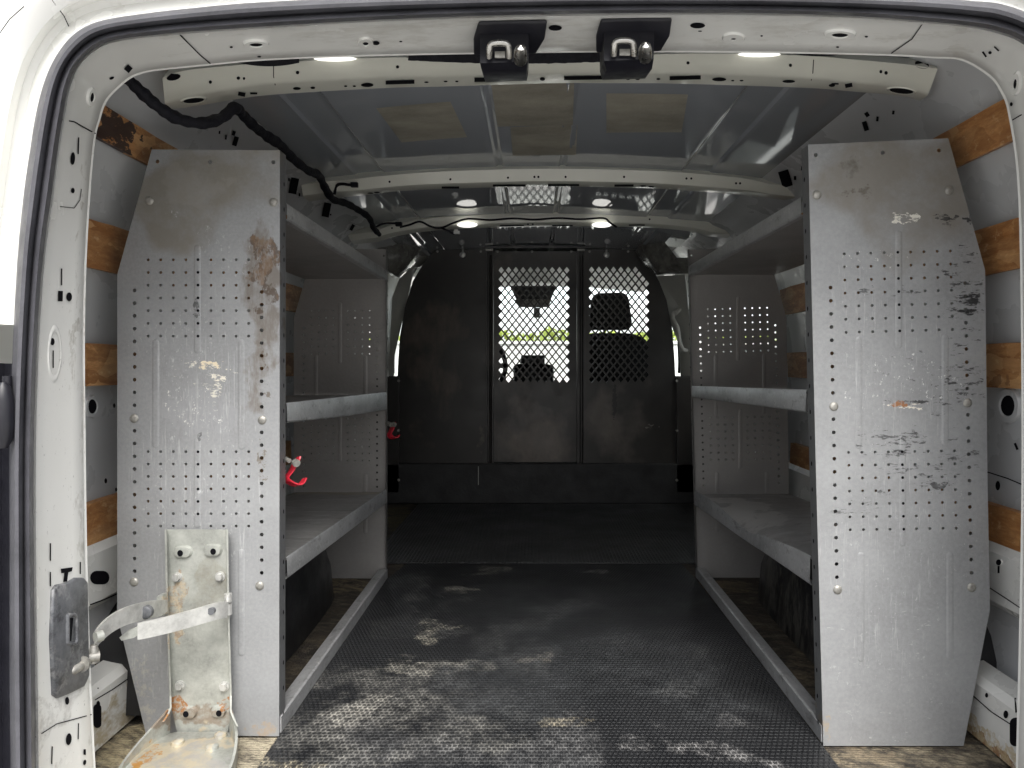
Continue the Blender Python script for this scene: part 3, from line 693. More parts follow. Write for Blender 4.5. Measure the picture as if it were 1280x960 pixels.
def lamp(cx, cy, rx, ry, D, dd):
    bm = BM()
    r0 = [P(x, y, D) for x, y in ngon(cx, cy, rx, ry, 20)]; r1 = [P(x, y, D-dd) for x, y in ngon(cx, cy+.6, rx*.86, ry*.8, 20)]
    vs = loft(bm, [r0, r1], True); bm.faces.new(vs[1]); obj('dome_lamp', bm, 'lamp', VAN, 50)
lamp(584, 281, 13, 3.6, 2.95, .02); lamp(752, 281, 12.5, 3.6, 2.95, .02)
lamp(419, 73.5, 27, 3.4, 1.345, .012); lamp(949, 68, 27, 3.4, 1.345, .012)

# side walls
PRO = [(.645,1.275),(.665,1.262),(.715,1.243),(.762,1.205),(.776,1.178),(.782,1.155),(.80,1.10),(.842,.98),(.868,.75),(.882,.45),(.878,.36)]
def wallx(z, s):
    for (x0,z0),(x1,z1) in zip(PRO[5:], PRO[6:]):
        if z0 >= z >= z1: x = x0+(x1-x0)*(z0-z)/(z0-z1); break
    else: x = PRO[5][0] if z > 1 else PRO[-1][0]
    return s*x+(.045 if s > 0 else 0)
WIN = (2.72, 3.70)
for s in (-1, 1):
    ox = .045 if s > 0 else 0
    bm = BM()
    ys = [1.24, 1.5, 1.9, 2.3, WIN[0], 3.2, WIN[1], 3.86]
    for j in range(len(ys)-1):
        for i in range(len(PRO)-1):
            if s > 0 and WIN[0] <= ys[j] < WIN[1] and i == 7: continue      # the side window of the sliding door
            (x0,z0),(x1,z1) = PRO[i], PRO[i+1]
            v = [bm.verts.new(p) for p in ((s*x0+ox,ys[j],z0),(s*x1+ox,ys[j],z1),(s*x1+ox,ys[j+1],z1),(s*x0+ox,ys[j+1],z0))]
            bm.faces.new(v)
    bmesh.ops.remove_doubles(bm, verts=bm.verts, dist=1e-5); bmesh.ops.recalc_face_normals(bm, faces=bm.faces)
    mk = Marks(bm)
    if s < 0:
        for cx, cy, w, h, r in ((294,176,6,12,.3),(292,166,4,6,.3),(282,171,2.4,6,.1),(274,165,2,4,.1),(367,232,10,20,.2),(408,262,9,18,.2),(361,224,2,4,0),(374,243,2,4,0),(440,284,4,8,.5),(413,268,2,2,0),(378,236,2,2,0)): mk.poly(rect(cx, cy, w, h, r))
        mk.ring(114,508,5.5,9,1.5,.004); mk.poly(rrect(114,508,11,18,5)); mk.poly(ngon(142,507,1.6,3,10)); mk.poly(ngon(131.5,601,1.8,3.4,10)); mk.poly(ngon(144.5,612,1.4,2.6,10))
        mk.line([(108,637),(125,632),(146,625)], 1.6)
    else:
        for cx, cy, w, h, r in ((1082,157,6,12,-.3),(1084,142.5,5,6,-.6),(1097,148,3,6,.1),(1117,140,3,5,.1),(982,223,13,21,-.3),(994,222,3,5,0),(1003,210,3,5,0),(1066,122,3,4,0),(1018,158,3,4,0),(986,183,2,3,0)): mk.poly(rect(cx, cy, w, h, r))
        mk.ring(1262,507,9,13,1.6,.006); mk.poly(rrect(1262,507,17,24,8)); mk.poly(ngon(1248,607,3,6,12)); mk.poly(rect(1271,558,3,9,-.4))
        mk.line([(1235,590),(1260,598),(1279,606)], 1.4)
    mk.done()
    W = obj('side_wall', bm, ['wall', 'dark'], VAN, 35)
    if s > 0:
        bm = BM(); (x0,z0),(x1,z1) = PRO[7], PRO[8]
        v = [bm.verts.new(p) for p in ((x0+ox+.005,WIN[0],z0),(x1+ox+.005,WIN[0],z1),(x1+ox+.005,WIN[1],z1),(x0+ox+.005,WIN[1],z0))]; bm.faces.new(v)
        obj('side_window', bm, 'glass', W, 0)
    # long pressed beams along the lower wall
    bm = BM(); x = s*.845+ox
    for p in ([(x,1.23,.345),(x,1.23,.25),(x+s*.014,1.23,.235),(x+s*.06,1.23,.225),(x+s*.06,1.23,.355),(x+s*.012,1.23,.36)],):
        prism(bm, [Vector(a) for a in p], (0, 2.6, 0))
    bmesh.ops.recalc_face_normals(bm, faces=bm.faces); mk = Marks(bm)
    if s < 0:
        mk.poly(rrect(124,722,24,17,8)); mk.line([(112,756),(130,749),(148,741)], 1.4)
    else:
        mk.ring(1249,703,3.4,3.6,1.2,.002); mk.poly(ngon(1249,703,3.6,4,12)); mk.poly(rect(1249,711,2.6,11)); mk.line([(1238,735),(1258,748),(1276,760)], 1.3, .001, 1)
    mk.done(); obj('wall_beam', bm, ['beam', 'dark'], VAN, 35)
    bm = BM(); x = s*.802+(.035 if s > 0 else 0)
    p = [(x,1.23,.105),(x,1.23,0.002),(x+s*.05,1.23,0.002),(x+s*.05,1.23,.125),(x+s*.012,1.23,.118)]
    prism(bm, [Vector(a) for a in p], (0, 2.5, 0))
    bmesh.ops.recalc_face_normals(bm, faces=bm.faces); mk = Marks(bm)
    if s < 0:
        mk.poly(rrect(121,895,10,30,5)); mk.poly(ngon(122,880,2.4,4,10)); mk.poly(rect(122,870,1.6,20)); mk.line([(118,875),(140,862),(163,846)], 1.2)
    else:
        mk.poly(rrect(1271,915,16,36,7)); mk.poly(rect(1270,882,2,18,-.1)); mk.poly(ngon(1258,893,3,5,12)); mk.poly(ngon(1234,869,2,3,12)); mk.line([(1215,868),(1240,890),(1268,908)], 1.3)
    mk.done(); obj('wall_beam', bm, ['beam', 'dark'], VAN, 35)
    # recessed outer skin behind the beams
    bm = BM(); loft(bm, [[(s*(.86+.06*z)+ox, y, z) for y in (1.22, 2, 3, 3.86)] for z in (0, .2, .42)]); obj('inner_skin', bm, 'wall', VAN, 0)
# outer body (roof skin, sides, skirts)
bm = BM()
out = [(.99,-.32),(1.0,.1),(.985,.5),(.965,.78)]; out2 = [(.93,1.02),(.86,1.22),(.74,1.335),(.4,1.37)]
ring_ = [(-x, z) for x, z in out+out2]+[(0, 1.385)]+[(x+.045, z) for x, z in (out+out2)[::-1]]
ys = [1.09, 2.0, WIN[0]-.03, WIN[1]+.03, 3.92, 4.75, 5.2]
nn = len(ring_)
for j in range(len(ys)-1):
    for i in range(nn-1):
        if i == nn-5 and (ys[j] == ys[2] or ys[j] == ys[4]): continue      # right-hand glass
        if i == 3 and ys[j] == ys[4]: continue                             # left-hand cab glass
        (x0,z0),(x1,z1) = ring_[i], ring_[i+1]
        bm.faces.new([bm.verts.new(p) for p in ((x0,ys[j],z0),(x1,ys[j],z1),(x1,ys[j+1],z1),(x0,ys[j+1],z0))])
bmesh.ops.remove_doubles(bm, verts=bm.verts, dist=1e-5)
obj('body_shell', bm, 'white', VAN, 40)
bm = BM(); box(bm, (-.93, 1.0, -.10), (.975, 5.2, -.004)); obj('load_floor', bm, 'floor', VAN, 0)
# wheel arches
for s, x0 in ((-1, -.592), (1, .662)):
    bm = BM(); rows = []
    for i in range(17):
        a = math.pi*i/16; y = 1.88-.42*math.cos(a); h = .02+.25*math.sin(a)**.55
        ins = .05*(1-math.sin(a)**.5)
        xa = x0+s*(ins)
        rows.append([(xa, y, -.002), (xa+s*.01, y, h*.6), (xa+s*.028, y, h*.88), (xa+s*.06, y, h), (x0+s*.3, y, h)])
    loft(bm, [[Vector(p) for p in r] for r in rows]); obj('wheel_arch', bm, 'arch', VAN, 60)
# wiring
bm = BM()
pts = smoothpath([(146,86,1.235,7.5),(162,101,1.26,7.5),(180,118,1.28,7.5),(200,135,1.3,7.5),(222,148,1.33,7.5),(250,154,1.36,7),(276,148,1.4,7),(293,135,1.43,7),(303,143,1.47,6.5),(318,158,1.55,6),(335,171,1.64,6.5),
                  (350,181,1.73,6),(365,197,1.83,5.5),(385,213,1.98,5.2),(398,219,2.08,5),(406,234,2.18,4.8),(416,249,2.26,4.6),(432,254,2.38,4.2),(447,262,2.48,4),(461,272,2.56,3.6),(467,285,2.64,3.4),(474,293,2.72,3)], 6)
tube(bm, [P(a, b, d) for a, b, d, r in pts], [r*d/F*(1+.10*math.sin(i*1.7)+.07*math.sin(i*.63)) for i, (a, b, d, r) in enumerate(pts)], 12)
H = obj('wiring_loom', bm, 'harness', VAN, 60)
bm = BM(); tube(bm, [P(*p) for p in smoothpath([(418,243,2.26),(421,232,2.25),(428,230,2.22),(436,231,2.21),(441,231,2.2)], 4)], .0045, 8); box(bm, P(438,233,2.20), P(448,229,2.215)); obj('plug', bm, 'harness', H, 40)
bm = BM(); tube(bm, [P(*p) for p in smoothpath([(467,285,2.64),(478,280,2.7),(490,279,2.76),(500,280,2.8)], 4)], .004, 8); box(bm, P(494,282,2.79), P(503,278.5,2.81)); obj('plug', bm, 'harness', H, 40)
bm = BM()
pts = smoothpath([(500,284,2.92),(512,281,2.92),(525,277,2.92),(538,283,2.92),(551,285,2.92),(566,279,2.92),(585,273.5,2.92),(612,275,2.92),(641,273,2.92),(668,274.5,2.92),(697,272.6,2.92),(726,274,2.92),(754,272.6,2.92),(762,278,2.92),(771,284,2.92)], 5)
tube(bm, [P(*p) for p in pts], .0042, 8); tube(bm, [P(551,285,2.92), P(560,288,2.92), P(568,293,2.92)], .004, 8)
CB = obj('lamp_cable', bm, 'harness', VAN, 60)
bm = BM(); tube(bm, [P(570,287,2.92), P(570,290,2.92)], .008, 10); box(bm, P(567,292,2.91), P(575,289.6,2.93)); obj('cable_clip', bm, 'white', CB, 40)

# latch plate on the left pillar
bm = BM()
out_ = [(63,738),(68,731),(82,728),(92,722),(102,722),(107,728),(109,845),(103,858),(85,867),(70,873),(64,869),(61,800)]
fr = BVHTree.FromObject(FRAME, bpy.context.evaluated_depsgraph_get())
def onframe(px, py, off):
    o = OFF[FRAME.name]; d = P(px, py, 1)-EYE; d.normalize()
    h, n, i, _ = fr.ray_cast(EYE-o, d)
    if n.dot(d) > 0: n = -n
    return h+o+n*off
cx, cy = 85, 798
sc = lambda k: [(cx+(x-cx)*k, cy+(y-cy)*(1-(1-k)*.55)) for x, y in out_]
vs = loft(bm, [[onframe(x, y, .0) for x, y in out_], [onframe(x, y, .004) for x, y in sc(.985)], [onframe(x, y, .0055) for x, y in sc(.94)]], True); bm.faces.new(vs[-1])
LP = obj('latch_plate', bm, 'latchgrey', VAN, 50)
bm = BM(); ring_o = rrect(85,787,15,42,4); ring_i = rrect(85,787,10,34,3)
vs = loft(bm, [[onframe(x, y, .0054) for x, y in ring_o], [onframe(x, y, .009) for x, y in rrect(85,787,13,38,4)], [onframe(x, y, .009) for x, y in ring_i], [onframe(x, y, .006) for x, y in rrect(85,787,8,31,3)]], True)
obj('slot_rim', bm, 'latchgrey', LP, 40)
bm = BM(); bm.faces.new([bm.verts.new(onframe(x, y, .0063)) for x, y in rrect(84.5,787,8,29,3)]); obj('slot', bm, 'dark', LP, 0)
bm = BM(); p0 = onframe(104, 829, .004)
tube(bm, [p0, P(99,833,p0.y-.015), P(91,838,p0.y-.03), P(88,840,p0.y-.034)], [.0075,.0075,.0075,.004], 14)
tube(bm, [P(103,829.5,p0.y-.008), P(101,831,p0.y-.013)], [.0125,.0125], 16)
obj('striker_pin', bm, 'steel', LP, 50)

# cab seen through and round the partition
bm = BM(); loft(bm, [[(x, 5.2, z) for z in (-.3, .2, .50)] for x in (-.98, 0, 1.02)]); obj('front_firewall', bm, 'dash', VAN, 0)
bm = BM(); loft(bm, [[(-.86, 5.28, .64), (-.62, 5.02, 1.24)], [(0.02, 5.4, .64), (.02, 5.14, 1.25)], [(.9, 5.28, .64), (.66, 5.02, 1.24)]]); obj('windscreen', bm, 'glass', VAN, 40)
bm = BM(); loft(bm, [[(x, y, z-.04*((x-.02)/.7)**2) for x in (-.70, -.35, .02, .39, .74)] for y, z in ((3.92, 1.255), (4.5, 1.262), (5.0, 1.245), (5.16, 1.25), (5.17, 1.34))]); obj('headliner', bm, 'cabtrim', VAN, 40)
bm = BM(); loft(bm, [[(x, y, z) for x in (-.9, -.4, .02, .44, .94)] for y, z in ((4.62, .35), (4.62, .54), (4.72, .575), (5.0, .58), (5.3, .56))])
box(bm, (-.13, 4.56, .40), (.12, 4.75, .70), bev=.02); box(bm, (-.085, 4.60, .70), (.065, 4.66, .765), bev=.012)
DS = obj('dashboard', bm, 'dash', VAN, 40)
for x in (-.085, .065):
    bm = BM(); bm2 = ngon(x, .69, .045, .022, 16); f = bm.faces.new([bm.verts.new((a, 4.553, b)) for a, b in bm2]); bmesh.ops.solidify(bm, geom=bm.faces[:], thickness=.006); obj('air_vent', bm, 'cabtrim', DS, 0)
bm = BM(); rows = []
for k in range(33):
    a = 2*math.pi*k/32
    rows.append(Vector((-.36+.185*math.cos(a), 4.52-.07*math.sin(a), .70+.17*math.sin(a))))
tube(bm, rows, .015, 8, cap=False); tube(bm, [(-.54, 4.52, .70), (-.18, 4.52, .70)], .016, 8); tube(bm, [(-.36, 4.52, .70), (-.36, 4.70, .66)], .04, 10)
obj('steering_wheel', bm, 'dash', VAN, 50)
bm = BM()
prism(bm, [P(637,357,4.9), P(696,357,4.9), P(688,376,4.9), P(646,376,4.9)], (0, .05, 0), bev=.01); obj('overhead_console', bm, 'dash', VAN, 40)
bm = BM(); prism(bm, [P(643,374,4.85), P(690,374,4.85), P(685,384,4.85), P(650,384,4.85)], (0, .03, 0), bev=.008); RV = obj('rear_view_mirror', bm, 'trim', VAN, 40)
bm = BM(); box(bm, P(667,397,4.9), P(675,385,4.94), bev=.006); obj('mirror_stem', bm, 'trim', RV, 40)
def seat(cx):
    bm = BM(); D = 4.28; k = D/F
    b = [(cx-42,480),(cx-42,440),(cx-39,420),(cx-32,416),(cx+20,416),(cx+33,420),(cx+44,428),(cx+50,446),(cx+52,480),(cx+50,600),(cx-42,600)]
    prism(bm, [P(x, y, D) for x, y in b], (0, .13, 0), bev=.03); 
    st = obj('seat', bm, 'seat', VAN, 40)
    h = BM(); hp = [(cx-29,372),(cx-24,366),(cx+11,365),(cx+17,370),(cx+22,405),(cx+18,412),(cx-31,412),(cx-33,406)]
    prism(h, [P(x, y, D+.02) for x, y in hp], (0, .09, 0), bev=.018)
    tube(h, [P(cx-14,408,D+.06), P(cx-14,424,D+.06)], .006, 8); tube(h, [P(cx+5,408,D+.06), P(cx+5,424,D+.06)], .006, 8)
    obj('headrest', h, 'seat', st, 40)
seat(769); seat(556)
for s in (-1, 1):
    ox = .045 if s > 0 else 0; x = s*.80+(.02 if s > 0 else 0)
    bm = BM()                                   # door frame round the cab glass and pillar behind it
    hole = [(4.10 if s < 0 else 4.06,.64),(4.72,.64),(4.66,.95),(4.45,1.08),(4.16,1.06),(4.10,.9)]
    joinbm(bm, sheet([(3.80,-.2),(5.2,-.2),(5.2,.72),(4.95,1.2),(3.80,1.24)], [hole], .02, plane_x(x)))
    DO = obj('cab_door', bm, 'cabtrim', VAN, 0)
    bm = BM(); bm.faces.new([bm.verts.new((x+s*.004, a, b)) for a, b in hole]); obj('door_glass', bm, 'glass', DO, 0)
    bm = BM(); tube(bm, [Vector((x-s*.02, a, b)) for a, b in smoothpath([(4.12,.66),(4.11,.72),(4.13,.84),(4.16,.95),(4.2,1.02)], 4)], .007, 8); obj('window_rubber', bm, 'black', DO, 50)
    # mottled trim roll at the top corner of the partition
    bm = BM()
    if s > 0:
        r = [[(817,287,3.55),(832,304,3.5),(846,322,3.45),(864,322,3.4)],[(808,296,3.6),(824,318,3.52),(836,331,3.48),(864,326,3.42)],[(799,307,3.66),(810,326,3.6),(822,341,3.55),(864,340,3.48)],[(794,314,3.74),(806,333,3.72),(820,344,3.7),(864,342,3.6)]]
    else:
        r = [[(505,292,3.55),(496,300,3.5),(484,305,3.45),(470,306,3.4)],[(516,298,3.6),(504,314,3.52),(490,326,3.48),(470,324,3.42)],[(525,306,3.66),(514,324,3.6),(497,343,3.55),(470,330,3.48)],[(528,312,3.74),(516,330,3.72),(499,347,3.7),(470,338,3.6)]]
    loft(bm, [[P(*p) for p in smoothpath(q, 5)] for q in zip(*[smoothpath(a, 1) for a in r])]); obj('corner_trim', bm, 'trim', VAN, 80)
    bm = BM()
    if s > 0: q = [(796,312,3.9),(822,345,3.9),(856,343,3.85),(862,400,3.82),(864,470,3.80),(852,470,3.88),(850,430,3.9),(843,395,3.95),(832,362,4.0),(812,335,4.0)]
    else: q = [(545,308,3.9),(531,309,3.9),(518,330,3.9),(499,349,3.88),(490,372,3.85),(486,470,3.82),(491,470,3.88),(494,400,3.9),(502,372,3.95),(512,348,4.0)]
    vs = loft(bm, [[P(*p) for p in q], [P(*p)+Vector((0, .03, 0)) for p in q]], True); bm.faces.new(vs[0]); bm.faces.new(vs[1]); obj('pillar_trim', bm, 'cabtrim', VAN, 30)
bm = BM(); tube(bm, [P(*p) for p in smoothpath([(842,391,3.80),(841,398,3.78),(847,410,3.76),(849,425,3.76),(853,436,3.78),(858,438,3.82)], 5)], [.011]*26, 10); tube(bm, [P(843,392,3.78), P(849,387,3.84)], .013, 10)
obj('grab_handle', bm, 'cabtrim', VAN, 60)

# ------------------------------------------------------------------ wooden slats
GS = 'wooden slats along the van walls'
SL = {-1: [(1.172,1.115),(.981,.893),(.75,.668),(.44,.350)], 1: [(1.170,1.100),(.974,.885),(.750,.664),(.432,.347)]}
LB = {-1: ['top left-wall wood slat with a dark bark stain, under the black wiring loom', 'clean orange wood slat left of the shelving, second down on the left wall', 'wood slat on the left wall just above the oval wall hole', 'lowest wood slat on the left wall, above the grey latch plate'],
      1: ['reddish top wood slat on the right wall under the roof edge', 'rough wood slat on the right wall, second down, with a ragged lower edge', 'weathered knotty wood slat on the right wall above the large oval hole', 'lowest wood slat on the right wall, above a white beam with a keyhole']}
for s in (-1, 1):
    for (z1, z0), lab in zip(SL[s], LB[s]):
        bm = BM(); xa, xb = wallx(z1, s)-s*.004, wallx(z0, s)-s*.004
        nx = Vector((z1-z0, 0, -(xb-xa)*-1)); nrm = Vector(((z1-z0)*-s, 0, abs(xa-xb)*-1)); nrm.normalize(); t = nrm*.016
        rows = []
        for i in range(30):
            y = 1.262+i*(1.37/29); w = .0022*mnoise.noise((y*9, z0*31, s*3)); w2 = .0022*mnoise.noise((y*11, z1*17, s*5+9))
            a, b = Vector((xa, y, z1+w2)), Vector((xb, y, z0+w))
            rows.append([a, a+t, b+t, b])
        vs = loft(bm, rows, True); bm.faces.new(vs[0]); bm.faces.new(vs[-1])
        o = obj('wood_slat', bm, 'wood', None, 30, lab, 'wood slat', GS)

# ------------------------------------------------------------------ shelving
def shelving(side):
    L = side < 0
    D0, D1 = (DL, 2.46) if L else (DR, 2.475)
    if L: outl = [(190,187),(350,188),(350,300),(349,920),(183,918),(147,770),(147,343)]
    else: outl = [(1010,181),(1185,173),(1222,305),(1231,338),(1234,600),(1237,762),(1204,932),(1029,932),(1020,600)]
    mats = ['shelf_l' if L else 'shelf_r', 'dark']
    lab = 'grey perforated steel shelving along the left wall, rust streaked, with the bracket fixed to it' if L else 'grey perforated steel shelving along the right wall with black smears and a dented shelf lip'
    base = P((250 if L else 1120), 0, D0); T = thing('shelving_unit', lab, 'shelving', (base.x, 1.95, 0), 'steel shelving units on both sides')
    if L:
        cols = [185.5+i*15.7 for i in range(9)]; r1 = [324.8+i*15.9 for i in range(7)]; r2 = [564.5+i*15.5 for i in range(7)]
        c1, c2 = (168.5, 363, 727, 523), (327.3, 365, 732, 525); pit = 15.95; sk = 0
        holes = [(x, y) for y in r1+r2 for x in cols]
        bolts = [(187,251),(342,253),(168,523),(328,525),(168,727),(325,732)]; small = [(197,202),(263,203),(342,203)]
        emb = [(247,306,442),(195,424,560),(302,424,562),(247,545,660),(302,686,820)]
    else:
        holes = []
        for j in range(7):
            y = 318-.6+j*16.35
            holes += [(1055+i*16.6+j*.4, y-i*.45) for i in range(9)]
            y2 = 565.5+j*16.1; holes += [(1060.5+i*16.55+j*.35, y2-i*.25) for i in range(9)]
        c1, c2 = (1038, 359.5, 737, 508), (1206, 354, 734, 503.5); pit = 16.45; sk = .022
        bolts = [(1021,244),(1186,238),(1042,508),(1209,503.5),(1046.7,737),(1214,734)]; small = [(1019.5,194),(1103,191),(1173.5,188)]
        emb = [(1123,288,436),(1073,421,561),(1181,418,557),(1128,545,683),(1076,690,827),(1187,690,825)]
    big = []
    for cx, ya, yb, ybolt in (c1, c2):
        y = ya
        while y < yb-10:
            if abs(y-ybolt) > 6: big.append((cx+(y-ya)*sk, y))
            y += pit
    hp = [ngon(x, y, 1.85, 1.85, 8) for x, y in holes]+[ngon(x, y, 2.45, 2.45, 10) for x, y in big]+[ngon(x, y, 2.6, 2.6, 10) for x, y in small]
    to = lambda poly: [q2(x, y, D0) for x, y in poly]
    bolt0 = None
    for kk, D in enumerate((D0, D1)):
        zs = 1.0 if kk == 0 else .975
        sz = lambda poly: [(a, b*zs) for a, b in to(poly)]
        bm = sheet(sz(outl), [sz(h) for h in hp], .0022, plane_y(D))
        # turned flange facing the aisle (and edge holes)
        (xa, za), (xb, zb) = to([outl[1] if L else outl[0]])[0], to([outl[3] if L else outl[7]])[0]
        fy = (D+.0005, D+.034) if kk == 0 else (D-.022, D-.0005)
        n = 46; fm = BM()
        rows = []
        for i in range(n+1):
            t = i/n; x = xa+(xb-xa)*t; z = (za+(zb-za)*t)*zs; rows.append([(x, fy[0], z), (x, fy[1], z)])
        vs = loft(fm, rows); bmesh.ops.solidify(fm, geom=fm.faces[:], thickness=.002 if L else -.002)
        for i in range(1, n-1):
            t = (i+.5)/n; x = xa+(xb-xa)*t+(.0024 if L else -.0024); z = (za+(zb-za)*t)*zs
            if i % 2 == 0:
                f = fm.faces.new([fm.verts.new((x, fy[0]+.016+a, z+b)) for a, b in ngon(0, 0, .003, .0045, 8)]); f.material_index = 1
        joinbm(bm, fm)
        # long pressed swages
        em = BM()
        for cx, ya, yb in emb:
            rr = [[q2(x, y, D0) for x, y in rrect(cx, (ya+yb)/2, 9*k, (yb-ya)-9*(1-k), 4.4*k, 5)] for k in (1.0, .62, .35)]
            off = (.0012, .0022, .0023)
            vs = loft(em, [[Vector((a, D-o_, b*zs)) for a, b in r] for r, o_ in zip(rr, off)], True); em.faces.new(vs[-1])
            for x, y in (holes if kk == 0 else []):
                if abs(x-cx) < 4 and ya+3 < y < yb-3:
                    f = em.faces.new([em.verts.new((a, D-.0028, b*zs)) for a, b in to(ngon(x, y, 1.85, 1.85, 8))]); f.material_index = 1
        joinbm(bm, em)
        pn = obj('end_panel', bm, mats if kk == 0 else ['shelf', 'dark'], T, 35)
        for (bx, by) in bolts:
            if bolt0 is None:
                b = BM(); c = P(bx, by, D0)
                tube(b, [c+Vector((0, -.001, 0)), c+Vector((0, -.0025, 0)), c+Vector((0, -.0042, 0)), c+Vector((0, -.0045, 0))], [.0085, .0080, .0052, .0015], 14)
                bolt0 = obj('bolt', b, 'steel', pn, 50); b0 = c
            elif kk == 0:
                d = P(bx, by, D0)-b0; dup(bolt0, d, pn)
    # shelves: tray and front lip
    xin = lambda z: -.4862 if L else .5372-.0253*z
    def outer(z):
        if L: pts = [(1.12,-.73),(.88,-.795),(.229,-.795),(0,-.74)]
        else: pts = [(1.13,.77),(.884,.838),(.25,.847),(0,.80)]
        for (z0,x0),(z1,x1) in zip(pts, pts[1:]):
            if z0 >= z >= z1: return x0+(x1-x0)*(z0-z)/(z0-z1)
        return pts[-1][1]
    sg = -1 if L else 1
    if L: SHV = [('top_shelf',(1.025,.992),(1.018,.984)),('middle_shelf',(.634,.595),(.618,.560)),('bottom_shelf',(.332,.289),(.300,.254))]
    else: SHV = [('top_shelf',(1.030,.994),(1.034,1.0)),('middle_shelf',(.661,.618),(.638,.600)),('bottom_shelf',(.345,.288),(.292,.245))]
    for nm, (f1, f0), (b1, b0) in SHV:
        bm = BM(); lip = BM(); n = 24
        ya, yb = D0+.035, D1-.023; rows = []; lr = []
        for i in range(n+1):
            t = i/n; y = ya+(yb-ya)*t; zt = f1+(b1-f1)*t; zb = f0+(b0-f0)*t; dx = dzt = dzb = 0
            if not L and nm == 'bottom_shelf':       # the dent in the right-hand lip
                e = math.exp(-((t-.52)/.16)**2); dx = .026*e; dzt = -.040*e-.012*math.exp(-((t-.3)/.2)**2); dzb = -.020*e
            if L and nm == 'middle_shelf': dzb = -.003*math.sin(math.pi*t)
            x = xin(zt)+sg*dx; xo = outer(zt-.02)-sg*.01
            lr.append([(x+sg*.004, y, zt-.008+dzt), (x, y, zt+dzt), (x-sg*.002, y, zt-.004+dzt), (x-sg*.003, y, zb+.003+dzb), (x, y, zb+dzb), (x+sg*.014, y, zb+.001+dzb)])
            zz = zt-.010 if nm != 'top_shelf' else zb+.004
            tz = [zz+dzt*1.0, zz+dzt*.5, zz, zz, zz]
            rows.append([(x+sg*.006+(xo-x-sg*.006)*k, y, tz[j]+.0012*mnoise.noise((y*6, k*5, zt*9))) for j, k in enumerate((0, .15, .4, .75, 1))])
        loft(bm, [[Vector(p) for p in r] for r in rows]); loft(lip, [[Vector(p) for p in r] for r in lr])
        sh = obj('shelf', bm, 'tray' if nm != 'top_shelf' else 'shelf', T, 50); obj('shelf_lip', lip, 'lip', sh, 30)
    bm = BM(); x = xin(0)-sg*.002
    prism(bm, [Vector((x, D0+.004, .0045)), Vector((x, D0+.004, .034)), Vector((x+sg*.004, D0+.004, .036)), Vector((x+sg*.03, D0+.004, .032)), Vector((x+sg*.03, D0+.004, .0045))], (0, D1-D0-.008, 0))
    obj('bottom_rail', bm, 'lip', T, 30)
    return T
SL_ = shelving(-1); SR_ = shelving(1)

# ------------------------------------------------------------------ red hooks
def hook(pts, D, w, lab, stud):
    k = D/F
    T = thing('hook', lab, 'hook', tuple(P(*stud[0], D)), 'red hooks bolted to the shelving')
    bm = BM(); path = smoothpath(pts, 4)
    up = []; lo = []
    n = len(path)
    ctr = [P(x, y, D) for x, y in path]
    rows = []
    for i, c in enumerate(ctr):
        t = (ctr[min(i+1, n-1)]-ctr[max(i-1, 0)]).normalized(); nr = Vector((-t.z, 0, t.x))
        wd = Vector((.68, -.70, .25)).normalized()*w*1.1*(.55+.45*min(1, i/3))*(1 if i < n-3 else .75)
        rows.append([c-wd+nr*.0015, c+wd+nr*.0015, c+wd-nr*.0015, c-wd-nr*.0015])
    vs = loft(bm, rows, True); bm.faces.new(vs[0]); bm.faces.new(vs[-1])
    obj('hook_strip', bm, 'red', T, 50)
    bm = BM(); a, b = P(*stud[0], D+.01), P(*stud[1], D-.012)
    tube(bm, [a, b], .0045*D/1.46, 10); tube(bm, [P(*stud[2], D-.012), P(stud[2][0]+2, stud[2][1]+1.2, D-.017)], .0075, 16)
    obj('bolt', bm, 'steel', T, 50)
hook([(374,571),(369,579),(364,589),(357.5,598),(364,604),(372,606.5),(377,604),(381,598)], 1.462, .0105, 'red bent hook bolted to the near upright above the bottom shelf', ((352,571),(362,576),(369,578)))
hook([(493,528),(491,533),(489,538),(486.5,543),(490,547),(495,547.5),(498,544)], 2.45, .012, 'red bent hook at the far end of the left shelving before the black partition', ((483.5,529),(489,531),(491.5,530)))

# ------------------------------------------------------------------ tank bracket on the left end panel
TB = thing('tank_bracket', 'rusty galvanised tank bracket with folding strap arms standing against the left shelving', 'bracket', (-.63, 1.38, .004))
D = 1.408
hl = [ngon(228,689,3.6,3.8,12), ngon(268,687,3.6,4.2,12), ngon(235.5,889,3.4,3.6,12), ngon(275,888,3.4,4,12)]
bm = sheet([q2(x, y, D) for x, y in [(207,662),(284,662),(285,760),(288,870),(289,892),(285,915),(222,915),(214,880),(209,760)]], [[q2(x, y, D) for x, y in h] for h in hl], .004, plane_y(D))
for xa, pts in ((0, [(207,662),(209,760),(213,870),(212,888),(204,902)]), (1, [(284,662),(285.5,760),(288.5,870),(289,890),(297,908)])):
    rows = []
    for i, (x, y) in enumerate(smoothpath(pts, 4)):
        d = .022+.05*max(0, (y-872)/36)
        sx = (-1 if xa == 0 else 1)
        rows.append([P(x, y, D+.001), P(x+sx*1.2, y, D-d*.5), P(x+sx*1.2, y, D-d), P(x-sx*1.2, y, D-d), P(x-sx*1.6, y, D-.004)])
    fm = BM(); vs = loft(fm, rows, True); fm.faces.new(vs[0]); fm.faces.new(vs[-1]); joinbm(bm, fm)
